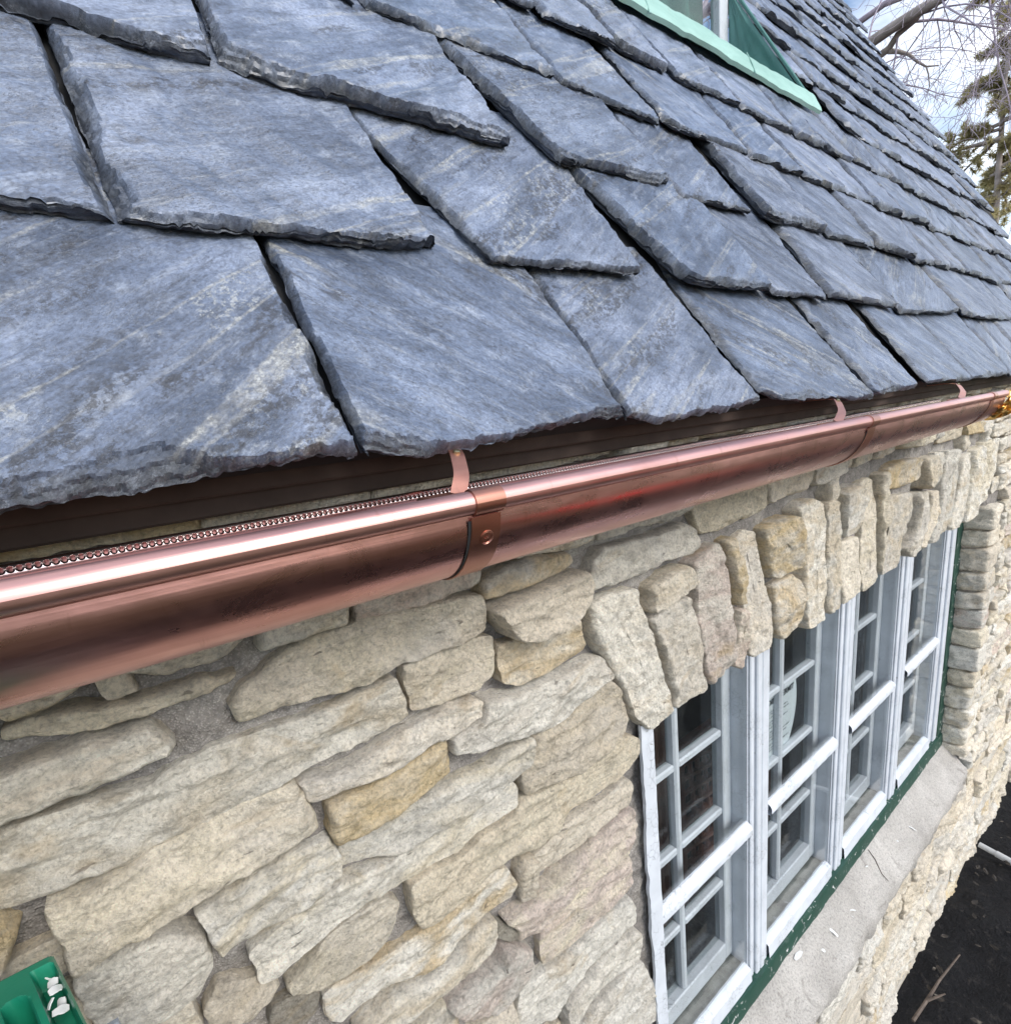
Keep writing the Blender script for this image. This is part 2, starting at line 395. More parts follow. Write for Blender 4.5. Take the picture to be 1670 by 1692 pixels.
def mat_glass(name, tint=(0.96, 0.97, 0.97), refl=1.0, ior=1.5, haze=0.03):
    m = NT(name); m.t.nodes.remove(m.b)
    tr = m.n('ShaderNodeBsdfTransparent'); tr.inputs[0].default_value = (*tint, 1)
    gl = m.n('ShaderNodeBsdfGlossy'); gl.inputs['Roughness'].default_value = 0.015; gl.inputs[0].default_value = (refl, refl, refl, 1)
    fr = m.n('ShaderNodeFresnel'); bf = m.n('ShaderNodeNewGeometry').outputs['Backfacing']; m.l(m.math('ADD', ior, m.math('MULTIPLY', bf, 1 / ior - ior)), fr.inputs[0])
    o = m.obj(); bp = m.bump(m.noise(o, 5, 2), 0.04, 0.01); m.l(bp, gl.inputs['Normal'])
    d = m.n('ShaderNodeBsdfDiffuse'); d.inputs[0].default_value = (0.5, 0.55, 0.56, 1)
    ms0 = m.n('ShaderNodeMixShader'); m.l(m.ramp(m.noise(o, 9, 6, 0.65, 0.5), [(0.40, 0.0), (0.8, haze)]), ms0.inputs[0])
    m.l(tr.outputs[0], ms0.inputs[1]); m.l(d.outputs[0], ms0.inputs[2])
    ms = m.n('ShaderNodeMixShader'); m.l(m.math('MULTIPLY', fr.outputs[0], 0.6), ms.inputs[0]); m.l(ms0.outputs[0], ms.inputs[1]); m.l(gl.outputs[0], ms.inputs[2])
    m.l(ms.outputs[0], m.out.inputs[0])
    return m.mat

M_SLATE = mat_slate(); M_STONE = mat_stone(); M_MORTAR = mat_mortar(); M_SILL = mat_concrete()
M_WHITE = mat_paint('white_window_paint', (0.60, 0.635, 0.685), (0.30, 0.31, 0.30), 0.66)
M_SASH = mat_paint('weathered_sash_paint', (0.60, 0.63, 0.67), (0.28, 0.29, 0.29), 0.68)
M_GREEN = mat_paint('dark_green_paint', (0.012, 0.055, 0.038), (0.55, 0.56, 0.54), 0.60, 0.5)
M_COPPER = mat_copper()
M_COPPER_D = mat_copper('tarnished_copper', ((0.36, 0.16, 0.12), (0.55, 0.27, 0.20)), (0.28, 0.45))
M_BEAD = mat_copper('satin_copper', ((0.52, 0.27, 0.245), (0.76, 0.45, 0.41)), (0.32, 0.46))
M_STRAP = mat_copper('copper_strap', ((0.55, 0.25, 0.185), (0.72, 0.37, 0.28)), (0.32, 0.48))
M_FASCIA = simple('brown_fascia_paint', (0.060, 0.043, 0.036), 0.7, 0.2, 14, 0.15, Specular_IOR_Level=0.15)
M_DECK = simple('dark_roof_felt', (0.012, 0.012, 0.013), 0.9)
M_DARKWOOD = simple('dark_interior', (0.018, 0.015, 0.014), 0.8, 0.2, 4)
M_ROOMBROWN = simple('brown_curtain', (0.10, 0.045, 0.03), 0.8, 0.3, 9)
M_GLASS = mat_glass('window_glass')
M_GLASS2 = mat_glass('inner_glass', (0.90, 0.92, 0.92), 0.8, 1.45, 0.008)

FACE_STONES=[
 ('S6',[(-0.1493,-0.2523),(-0.0979,-0.2612),(-0.0496,-0.2686),(-0.0366,-0.2602),(0.0051,-0.2575),(0.0429,-0.26),(0.0988,-0.2638),(0.1473,-0.2594),(0.1909,-0.2582),(0.1956,-0.2786),(0.1992,-0.3062),(0.1892,-0.3136),(0.154,-0.3132),(0.1042,-0.3131),(0.058,-0.3182),(0.0116,-0.3218),(-0.0229,-0.3245),(-0.0576,-0.3246),(-0.0847,-0.3275),(-0.114,-0.3248),(-0.1365,-0.3216),(-0.1669,-0.3183)]),
 ('S7',[(0.0398,-0.2074),(0.0806,-0.1849),(0.1366,-0.1782),(0.1909,-0.1786),(0.2353,-0.1823),(0.2843,-0.1848),(0.3207,-0.1915),(0.318,-0.2395),(0.2748,-0.2432),(0.2248,-0.2423),(0.1944,-0.2391),(0.1495,-0.2479),(0.0889,-0.2404),(0.0516,-0.2407),(0.0302,-0.2386),(0.027,-0.2178)]),
 ('S8',[(0.2042,-0.2482),(0.224,-0.2466),(0.2745,-0.2447),(0.3329,-0.2554),(0.3327,-0.2828),(0.325,-0.3084),(0.3022,-0.3182),(0.2528,-0.3131),(0.2054,-0.3067),(0.2054,-0.2891),(0.2035,-0.2649)]),
 ('S9',[(0.3234,-0.1923),(0.3286,-0.1762),(0.3595,-0.1667),(0.4141,-0.1629),(0.4667,-0.1702),(0.4732,-0.185),(0.4365,-0.1933),(0.3843,-0.1972),(0.3251,-0.1992)]),
 ('S10',[(0.3233,-0.2108),(0.3832,-0.2054),(0.4352,-0.2034),(0.486,-0.199),(0.5006,-0.223),(0.4893,-0.2468),(0.4759,-0.2559),(0.421,-0.2715),(0.3743,-0.2699),(0.3515,-0.2568),(0.3322,-0.2276)]),
 ('S11',[(0.3359,-0.2814),(0.3398,-0.2681),(0.3988,-0.2793),(0.4271,-0.2681),(0.4836,-0.2648),(0.4865,-0.2954),(0.4984,-0.3279),(0.4622,-0.3333),(0.4182,-0.3394),(0.3617,-0.3379),(0.3389,-0.323),(0.3361,-0.3006)]),
 ('S12',[(0.2452,-0.3588),(0.2896,-0.3564),(0.3025,-0.3349),(0.3636,-0.3478),(0.4455,-0.3502),(0.5002,-0.3476),(0.5252,-0.3529),(0.5451,-0.393),(0.4997,-0.4037),(0.4372,-0.4203),(0.3941,-0.42),(0.3299,-0.4069),(0.2697,-0.393),(0.2442,-0.3808)]),
 ('S13',[(0.0691,-0.3318),(0.1142,-0.3404),(0.1494,-0.3335),(0.1778,-0.3296),(0.226,-0.3251),(0.2617,-0.323),(0.3003,-0.3305),(0.2961,-0.3515),(0.2681,-0.3507),(0.2402,-0.352),(0.1958,-0.3609),(0.1584,-0.3647),(0.1275,-0.3612),(0.1002,-0.3596),(0.0719,-0.3544)]),
 ('S14',[(0.0898,-0.3682),(0.1423,-0.3711),(0.1993,-0.3643),(0.2387,-0.3607),(0.2419,-0.3893),(0.2394,-0.41),(0.2151,-0.4133),(0.1943,-0.4161),(0.151,-0.421),(0.1073,-0.4215),(0.0877,-0.4184),(0.088,-0.3937)]),
 ('S15',[(-0.1387,-0.3303),(-0.1187,-0.3352),(-0.1013,-0.3329),(-0.0692,-0.3292),(-0.0353,-0.3267),(-0.0104,-0.3256),(0.029,-0.3231),(0.0647,-0.3264),(0.069,-0.3504),(0.0746,-0.3721),(0.0744,-0.389),(0.0492,-0.3942),(0.0138,-0.3927),(-0.0257,-0.3922),(-0.0453,-0.3948),(-0.0859,-0.3978),(-0.112,-0.3958),(-0.1351,-0.3965),(-0.1369,-0.3849),(-0.1352,-0.3629),(-0.1379,-0.3447)]),
 ('S16',[(-0.0487,-0.4094),(-0.0297,-0.4097),(-0.0028,-0.4062),(0.0393,-0.4059),(0.0816,-0.4086),(0.0845,-0.4243),(0.089,-0.443),(0.0867,-0.4613),(0.0697,-0.4672),(0.0476,-0.4745),(0.0252,-0.4723),(-0.0037,-0.472),(-0.0307,-0.4711),(-0.0395,-0.4736),(-0.0437,-0.4364)]),
 ('S17',[(-0.1353,-0.4004),(-0.1093,-0.4057),(-0.0886,-0.4089),(-0.0684,-0.4173),(-0.0506,-0.4395),(-0.0459,-0.4618),(-0.0488,-0.4793),(-0.0627,-0.4961),(-0.0772,-0.5048),(-0.0945,-0.5023),(-0.1365,-0.4735),(-0.1409,-0.4503),(-0.1397,-0.4146)]),
 ('S18',[(0.0903,-0.4539),(0.093,-0.4333),(0.1071,-0.4296),(0.1498,-0.427),(0.2087,-0.4255),(0.2338,-0.4275),(0.2901,-0.4286),(0.3297,-0.423),(0.3691,-0.4196),(0.3652,-0.4571),(0.3304,-0.4699),(0.2827,-0.4774),(0.2355,-0.4837),(0.193,-0.4813),(0.1493,-0.4806),(0.1162,-0.4611)]),
 ('S19',[(-0.0173,-0.4892),(-0.0056,-0.4808),(0.0242,-0.4772),(0.0553,-0.4755),(0.0854,-0.4714),(0.1055,-0.4749),(0.127,-0.4834),(0.1505,-0.4876),(0.1775,-0.4874),(0.2345,-0.4897),(0.2816,-0.4845),(0.3294,-0.4772),(0.3408,-0.4968),(0.3374,-0.5212),(0.3131,-0.5236),(0.264,-0.5212),(0.2343,-0.5317),(0.1961,-0.5243),(0.1709,-0.5251),(0.1141,-0.5191),(0.0669,-0.5222),(0.0311,-0.529),(-0.0027,-0.5336),(-0.0129,-0.5276)]),
 ('S20',[(0.3765,-0.4233),(0.4366,-0.4251),(0.499,-0.4107),(0.5441,-0.4043),(0.5623,-0.4281),(0.5645,-0.4533),(0.5721,-0.4884),(0.551,-0.5045),(0.4881,-0.5154),(0.4547,-0.524),(0.4108,-0.517),(0.3514,-0.5091),(0.3492,-0.4764),(0.3663,-0.4576),(0.37,-0.4378)]),
 ('S21',[(0.1602,-0.5284),(0.1876,-0.5278),(0.2331,-0.5387),(0.2669,-0.5281),(0.3182,-0.5329),(0.3448,-0.5164),(0.4099,-0.5239),(0.4699,-0.5323),(0.5036,-0.528),(0.5725,-0.5208),(0.5894,-0.5445),(0.5823,-0.5731),(0.5619,-0.5909),(0.4805,-0.5892),(0.4332,-0.586),(0.4004,-0.6023),(0.3566,-0.6001),(0.3039,-0.5877),(0.2532,-0.591),(0.2235,-0.5984),(0.1832,-0.5999),(0.1633,-0.5927),(0.1573,-0.5638)]),
 ('S22',[(0.3536,-0.6232),(0.3836,-0.617),(0.4089,-0.6055),(0.4622,-0.6037),(0.5072,-0.6086),(0.566,-0.598),(0.5786,-0.6197),(0.5696,-0.6505),(0.5092,-0.6493),(0.4563,-0.6585),(0.4088,-0.6604),(0.354,-0.657),(0.3461,-0.6346)]),
 ('S23',[(0.2888,-0.6925),(0.316,-0.6928),(0.3542,-0.6834),(0.423,-0.675),(0.4722,-0.669),(0.5258,-0.6658),(0.572,-0.6607),(0.577,-0.7007),(0.5574,-0.7384),(0.4823,-0.7414),(0.432,-0.7283),(0.4092,-0.7369),(0.3675,-0.7454),(0.3452,-0.7525),(0.306,-0.7399),(0.3058,-0.7166)]),
 ('S24',[(0.367,-0.7498),(0.4145,-0.7495),(0.4711,-0.7497),(0.5532,-0.7499),(0.5631,-0.7699),(0.5625,-0.818),(0.5497,-0.8316),(0.4734,-0.8302),(0.4194,-0.842),(0.3469,-0.8274),(0.3455,-0.7988),(0.3465,-0.7619)]),
 ('S25',[(0.3869,-0.8463),(0.4359,-0.8482),(0.5288,-0.8443),(0.5534,-0.8468),(0.5655,-0.8869),(0.5601,-0.9124),(0.4851,-0.9007),(0.4302,-0.9019),(0.385,-0.9089),(0.344,-0.9331),(0.2742,-0.8921),(0.297,-0.831),(0.3552,-0.8437)]),
 ('S26',[(0.5729,-0.9504),(0.5655,-1.0004),(0.4776,-0.9785),(0.434,-0.9787),(0.3697,-0.9919),(0.3712,-0.9211),(0.429,-0.913),(0.5026,-0.9184),(0.5539,-0.9245)]),
 ('S27',[(0.5732,-1.0177),(0.5909,-1.1327),(0.5814,-1.2135),(0.399,-1.025),(0.4673,-1.0194)]),
 ('S28',[(0.3049,-0.7482),(0.3222,-0.769),(0.3222,-0.8053),(0.2977,-0.8256),(0.257,-0.834),(0.198,-0.7871),(0.1778,-0.748),(0.2295,-0.7435),(0.2634,-0.7526),(0.2827,-0.735)]),
 ('S29',[(0.0585,-0.6779),(0.0764,-0.6685),(0.1077,-0.6673),(0.1643,-0.6837),(0.1887,-0.6825),(0.2159,-0.6755),(0.2536,-0.6683),(0.2706,-0.6745),(0.2693,-0.6977),(0.2561,-0.7144),(0.2095,-0.7153),(0.1645,-0.7092),(0.1171,-0.7072),(0.0981,-0.7191)]),
 ('S30',[(0.0345,-0.6339),(0.0367,-0.6063),(0.051,-0.6015),(0.0792,-0.6102),(0.1347,-0.6147),(0.1737,-0.6082),(0.2207,-0.6034),(0.2646,-0.5963),(0.3014,-0.605),(0.3142,-0.6401),(0.304,-0.6567),(0.2685,-0.6532),(0.2357,-0.6579),(0.2135,-0.666),(0.1819,-0.6723),(0.1503,-0.6666),(0.1075,-0.6551),(0.0712,-0.6515),(0.0475,-0.6586)]),
 ('S31',[(0.1042,-0.5239),(0.1301,-0.5333),(0.1416,-0.5496),(0.1277,-0.5808),(0.0987,-0.6004),(0.0601,-0.599),(0.0363,-0.5913),(0.0113,-0.5736),(0.007,-0.5581),(0.0302,-0.549),(0.0529,-0.5332)]),
 ('S32',[(-0.0514,-0.5045),(-0.0161,-0.5287),(-0,-0.5497),(-0.0157,-0.5596),(-0.0314,-0.5662),(-0.0628,-0.5542),(-0.0695,-0.5276)]),
 ('S33',[(-0.0131,-0.5786),(0.004,-0.578),(0.0342,-0.5947),(0.0275,-0.6175),(0.0061,-0.6233),(-0.02,-0.5962)]),
 ('S34',[(-0.182,-0.3179),(-0.1675,-0.3268),(-0.1601,-0.339),(-0.1697,-0.3617),(-0.1891,-0.369)]),
 ('S36',[(0.2759,-0.6898),(0.3031,-0.719),(0.3053,-0.7369),(0.2897,-0.733),(0.2744,-0.7154)]),
 ('S38',[(0.1352,-0.7523),(0.1745,-0.7559),(0.2283,-0.7514),(0.2585,-0.7562),(0.2544,-0.7617),(0.2022,-0.7606),(0.1651,-0.7664)]),
 ('A1',[(-0.115,-0.1366),(-0.0873,-0.1319),(-0.0687,-0.1352),(-0.0726,-0.1541),(-0.0867,-0.1634),(-0.1163,-0.1658),(-0.1186,-0.1592)]),
 ('A2',[(-0.0434,-0.1318),(-0.0002,-0.131),(0.0576,-0.1329),(0.0507,-0.1583),(0.0322,-0.1692),(-0.0197,-0.1676),(-0.0428,-0.157)]),
 ('A4',[(-0.1237,-0.1753),(-0.0981,-0.1736),(-0.0536,-0.1807),(-0.0021,-0.186),(0.0379,-0.1876),(0.0264,-0.1949),(-0.0097,-0.1943),(-0.0375,-0.1976),(-0.0669,-0.1949),(-0.102,-0.1885),(-0.1251,-0.1834)]),
 ('A5',[(-0.1389,-0.2052),(-0.1187,-0.2033),(-0.0978,-0.2064),(-0.0818,-0.2012),(-0.0552,-0.2074),(-0.038,-0.2086),(-0.0319,-0.2187),(-0.023,-0.2341),(-0.0288,-0.2422),(-0.0591,-0.2437),(-0.0795,-0.2452),(-0.1162,-0.2433),(-0.1497,-0.2454)]),
 ('G0',[(0.5409,-0.1681),(0.5852,-0.1692),(0.6317,-0.1624),(0.6978,-0.1705),(0.7626,-0.163),(0.7754,-0.1526),(0.7713,-0.1247),(0.6575,-0.1168),(0.5447,-0.1297)]),
 ('G00',[(0.3354,-0.1558),(0.374,-0.1412),(0.46,-0.1308),(0.526,-0.1262),(0.5282,-0.1653),(0.4907,-0.1678),(0.423,-0.1608),(0.3718,-0.1568)]),
 ('G1',[(0.7803,-0.1662),(0.8037,-0.1244),(1.0159,-0.1205),(1.0213,-0.1536),(1.0128,-0.206),(0.9195,-0.2138),(0.8509,-0.2175),(0.8007,-0.2115),(0.7868,-0.1857)]),
 ('G2',[(1.0333,-0.153),(1.0296,-0.2028),(1.1159,-0.1934),(1.2023,-0.1939),(1.2136,-0.1461),(1.0522,-0.1313)]),
 ('G3',[(0.5043,-0.224),(0.5186,-0.1971),(0.5357,-0.1808),(0.5881,-0.1832),(0.6588,-0.1848),(0.7373,-0.1814),(0.7718,-0.1979),(0.7777,-0.2309),(0.7467,-0.2401),(0.6619,-0.2313),(0.655,-0.24),(0.583,-0.2424),(0.5093,-0.2366)]),
 ('Ra',[(1.028,-0.153),(1.138,-0.1538),(1.2366,-0.1531),(1.246,-0.1819),(1.0349,-0.2012)]),
 ('Rb',[(1.2474,-0.1529),(1.3906,-0.1543),(1.3968,-0.1864),(1.2582,-0.1969)]),
 ('Rc',[(1.4541,-0.1515),(1.5647,-0.1533),(1.5444,-0.1769),(1.4401,-0.1781)]),
 ('Rd',[(1.5939,-0.1529),(1.7408,-0.1533),(1.7335,-0.1724),(1.5882,-0.1786)]),
 ('Re',[(1.7513,-0.1504),(1.9574,-0.1501),(1.9519,-0.1797),(1.7489,-0.1661)]),
 ('Rf',[(1.9709,-0.1514),(2.0526,-0.1512),(2.0561,-0.1737),(1.9693,-0.1859)]),
 ('Rg',[(2.1249,-0.1523),(2.3649,-0.1543),(2.3527,-0.1925),(2.1223,-0.1932)]),
 ('Rh',[(2.3856,-0.154),(2.5877,-0.1572),(2.5649,-0.1972),(2.3958,-0.1917)]),
 ('Ri',[(2.6102,-0.1537),(2.8197,-0.1558),(2.8113,-0.1859),(2.5768,-0.2025)])]
LINTEL_STONES=[
 ('G4',[(0.4983,-0.2561),(0.5486,-0.2525),(0.6063,-0.2588),(0.6168,-0.2959),(0.6368,-0.3406),(0.6453,-0.3787),(0.6617,-0.4303),(0.6797,-0.4717),(0.6848,-0.5052),(0.6254,-0.5204),(0.5802,-0.4841),(0.565,-0.4314),(0.5483,-0.39),(0.522,-0.3436),(0.5048,-0.3045)]),
 ('G5',[(0.6344,-0.2666),(0.6928,-0.2549),(0.7461,-0.252),(0.7533,-0.2917),(0.7314,-0.2991),(0.6647,-0.3083),(0.6294,-0.3124)]),
 ('G6',[(0.6302,-0.3233),(0.6694,-0.3118),(0.7312,-0.3035),(0.7579,-0.3527),(0.7748,-0.4009),(0.777,-0.4457),(0.7967,-0.5077),(0.736,-0.5077),(0.6935,-0.5091),(0.6838,-0.4615),(0.6695,-0.4148),(0.6481,-0.3619)]),
 ('G7',[(0.7585,-0.2551),(0.8269,-0.2306),(0.844,-0.2563),(0.8634,-0.3071),(0.8771,-0.3749),(0.8873,-0.4239),(0.8977,-0.4907),(0.8191,-0.5168),(0.7955,-0.4829),(0.7743,-0.4153),(0.7668,-0.3648),(0.7602,-0.2992)]),
 ('G8',[(0.8646,-0.2388),(0.9,-0.2383),(0.9147,-0.2971),(0.9189,-0.3519),(0.9255,-0.3844),(0.8878,-0.3781),(0.8741,-0.2871)]),
 ('G9',[(0.8921,-0.3858),(0.9255,-0.3896),(0.937,-0.4404),(0.9536,-0.4949),(0.9465,-0.5227),(0.9275,-0.5196),(0.8999,-0.5009)]),
 ('G10',[(0.9085,-0.2484),(0.9526,-0.2348),(0.992,-0.2466),(1.0099,-0.3142),(1.0285,-0.376),(1.0503,-0.4275),(1.0552,-0.5114),(0.9585,-0.5077),(0.9487,-0.4283),(0.9301,-0.3614)]),
 ('G11',[(0.9991,-0.2456),(1.0305,-0.2406),(1.1232,-0.2351),(1.1571,-0.3027),(1.1605,-0.368),(1.0462,-0.3673),(1.0223,-0.3173)]),
 ('G12',[(1.049,-0.3789),(1.1381,-0.375),(1.174,-0.4018),(1.1794,-0.4967),(1.0963,-0.5155),(1.0653,-0.4874),(1.0583,-0.4299)]),
 ('H1',[(1.135,-0.2251),(1.2091,-0.2154),(1.269,-0.2388),(1.2825,-0.3103),(1.2982,-0.4035),(1.309,-0.5308),(1.1999,-0.5221),(1.1798,-0.4257),(1.1808,-0.3226)]),
 ('H2',[(1.2828,-0.2412),(1.3552,-0.2432),(1.3852,-0.3317),(1.4024,-0.4108),(1.4057,-0.5211),(1.3334,-0.5268),(1.3129,-0.4632),(1.2998,-0.3495)]),
 ('H3',[(1.3533,-0.2254),(1.4447,-0.2146),(1.4955,-0.2593),(1.5148,-0.3314),(1.4619,-0.3515),(1.396,-0.3526),(1.3769,-0.2935)]),
 ('H4',[(1.4015,-0.3631),(1.5055,-0.3666),(1.5091,-0.4288),(1.534,-0.5046),(1.4199,-0.5294),(1.4068,-0.4505)]),
 ('H5',[(1.5002,-0.2265),(1.575,-0.2185),(1.6234,-0.3003),(1.6374,-0.3843),(1.6603,-0.5215),(1.5525,-0.5307),(1.5252,-0.4408),(1.5277,-0.3223)]),
 ('H6',[(1.5997,-0.2182),(1.6606,-0.2148),(1.681,-0.3103),(1.7005,-0.4188),(1.6866,-0.5152),(1.6505,-0.387)]),
 ('H7',[(1.6707,-0.2122),(1.796,-0.1999),(1.9474,-0.2139),(1.9521,-0.2851),(1.7556,-0.2834),(1.6867,-0.2705)]),
 ('H8',[(1.7017,-0.2933),(1.9065,-0.3115),(1.9146,-0.3734),(1.8573,-0.4574),(1.8345,-0.5257),(1.7041,-0.5198),(1.7046,-0.3983)]),
 ('Ha',[(1.9621,-0.22),(2.0645,-0.2188),(2.1045,-0.3358),(1.9728,-0.3152)]),
 ('Hb',[(1.9339,-0.3181),(2.0534,-0.3334),(2.0787,-0.4274),(2.0077,-0.5098),(1.9495,-0.5229),(1.8713,-0.4928),(1.9246,-0.4441)]),
 ('Hc',[(2.0817,-0.2139),(2.1525,-0.2196),(2.1367,-0.293),(2.1123,-0.3322)]),
 ('Hd',[(2.0768,-0.3409),(2.1363,-0.3431),(2.1497,-0.4162),(2.0799,-0.4864),(2.0374,-0.5165),(2.0125,-0.5011),(2.0836,-0.4186)]),
 ('He',[(2.1675,-0.2189),(2.2891,-0.2277),(2.2636,-0.3606),(2.1979,-0.4755),(2.1705,-0.5158),(2.0855,-0.5074),(2.161,-0.4182)]),
 ('Hf',[(2.3054,-0.227),(2.3763,-0.2348),(2.3792,-0.3526),(2.3469,-0.4786),(2.2891,-0.5095),(2.2228,-0.5063),(2.258,-0.4103)]),
 ('Hg',[(2.4097,-0.269),(2.503,-0.2591),(2.5375,-0.3488),(2.4968,-0.4794),(2.4422,-0.5243),(2.3052,-0.5075),(2.3741,-0.4041)]),
 ('Hh',[(2.5229,-0.2614),(2.6415,-0.2474),(2.685,-0.3411),(2.6126,-0.4151),(2.6251,-0.5085),(2.5531,-0.5179),(2.4796,-0.515),(2.5001,-0.4523)]),
 ('Hi',[(2.6584,-0.2438),(2.7965,-0.241),(2.7976,-0.3617),(2.7332,-0.4049),(2.6782,-0.4254),(2.6507,-0.4958),(2.627,-0.4514)]),
 ('Hj',[(2.82,-0.2433),(2.9107,-0.2492),(2.9253,-0.3786),(2.816,-0.495),(2.6787,-0.5037),(2.7897,-0.3839)])]
SLATE_ROWS=[[[-0.14, 0.159, 0.346, -0.035], [0.163, 0.495, -0.024, -0.11], [0.504, 0.814, -0.092, -0.151], [0.836, 1.235, -0.131, -0.239], [1.254, 1.508, -0.192, -0.286], [1.58, 1.933, -0.472, -0.371], [1.95, 2.396, -0.38, -0.087]], [[-0.109, 0.039, 0.481, -0.035], [0.042, 0.34, -0.032, -0.099], [0.406, 0.691, -0.402, -0.038], [0.795, 1.072, -0.546, -0.195], [1.088, 1.318, -0.179, -0.033], [1.339, 1.719, -0.025, -0.295], [1.744, 2.33, -0.35, -1.513], [2.364, 3.054, -1.577, -3.143]], [[-0.082, 0.166, 0.261, 0.086], [0.179, 0.546, 0.028, -0.087], [0.643, 0.934, -0.501, -0.191], [0.958, 1.225, -0.242, -0.173], [1.272, 1.561, -0.466, -0.35], [1.571, 1.904, -0.351, -0.693], [1.927, 2.213, -0.982, -0.633]], [[0.211, 0.392, 0.092, 0.039], [0.415, 0.764, -0.183, -0.088], [0.777, 1.057, -0.108, -0.226], [1.078, 1.393, -0.29, -0.015], [1.407, 1.686, -0.069, -0.57]], [[0.721, 0.842, -0.647, -0.182], [0.853, 1.065, -0.166, -0.75], [1.071, 1.24, -0.717, -0.597], [1.272, 1.563, -0.953, -0.417]]]
# ================================================================== ground
GZ = -2.70
def ground_mat():
    m = NT('dark_wet_soil'); o = m.obj()
    sep = m.n('ShaderNodeSeparateXYZ'); m.l(o, sep.inputs[0])
    wob = m.noise(o, 1.4, 5, 0.6)
    lawn = m.ramp(m.math('ADD', m.math('MULTIPLY', sep.outputs[0], 0.2), m.math('MULTIPLY', wob, 0.25)), [(0.50, 0.0), (0.56, 1.0)])
    a = m.noise(o, 22, 7, 0.7, 0.4)
    soil = m.ramp(a, [(0.38, (0.003, 0.003, 0.004)), (0.56, (0.009, 0.0085, 0.010)), (0.68, (0.042, 0.038, 0.035))])
    g = m.noise(o, 9, 8, 0.7)
    grass = m.ramp(g, [(0.3, (0.060, 0.058, 0.028)), (0.7, (0.13, 0.12, 0.06))])
    c = m.mix(lawn, soil, grass)
    nrm = m.bump(m.math('ADD', m.noise(o, 14, 7, 0.65), m.noise(o, 60, 5, 0.7)), 0.9, 0.03)
    return m.fin(c, m.ramp(a, [(0.3, 0.55), (0.7, 0.9)]), nrm, Specular_IOR_Level=0.25)
M_GROUND = ground_mat()
gb = MB()
n = 150
ax = np.concatenate([-np.geomspace(120, 1.2, 16), np.linspace(-1, 3, 110), np.geomspace(3.3, 160, 24)])
ay = np.concatenate([-np.geomspace(160, 2.5, 20), np.linspace(-2.3, 8, 200), np.geomspace(8.5, 160, 24)])
GX, GY = np.meshgrid(ax, ay, indexing='ij')
near = np.exp(-np.maximum(0, np.hypot(GX - 0.5, (GY - 3) * 0.5) - 2.5) ** 2 / 4)
GZZ = GZ + fbm(GX, GY, 0, 3.0, 5, 5) * 0.05 * near + fbm(GX, GY, 0, 12.0, 3, 6) * 0.02 * near
gb.grid(np.stack([GX, GY, GZZ], -1))
struct(gb.build('ground', M_GROUND, sharp=0))

# ================================================================== house
house = thing('stone_house', 'limestone rubble house with steep grey slate roof, brown fascia and a band of white windows', 'house', (-0.1, 1.5, GZ))
TH = math.radians(60); AL = math.radians(55.3); EX = 0.222
RS = [0.0, 0.2432]
for i in range(16): RS.append(RS[-1] + EX)
def rowP(k): return (0.10 - RS[k] * math.cos(TH), -0.012 + RS[k] * math.sin(TH))
SD = np.array([-math.cos(AL), 0, math.sin(AL)]); ND = np.array([math.sin(AL), 0, math.cos(AL)])

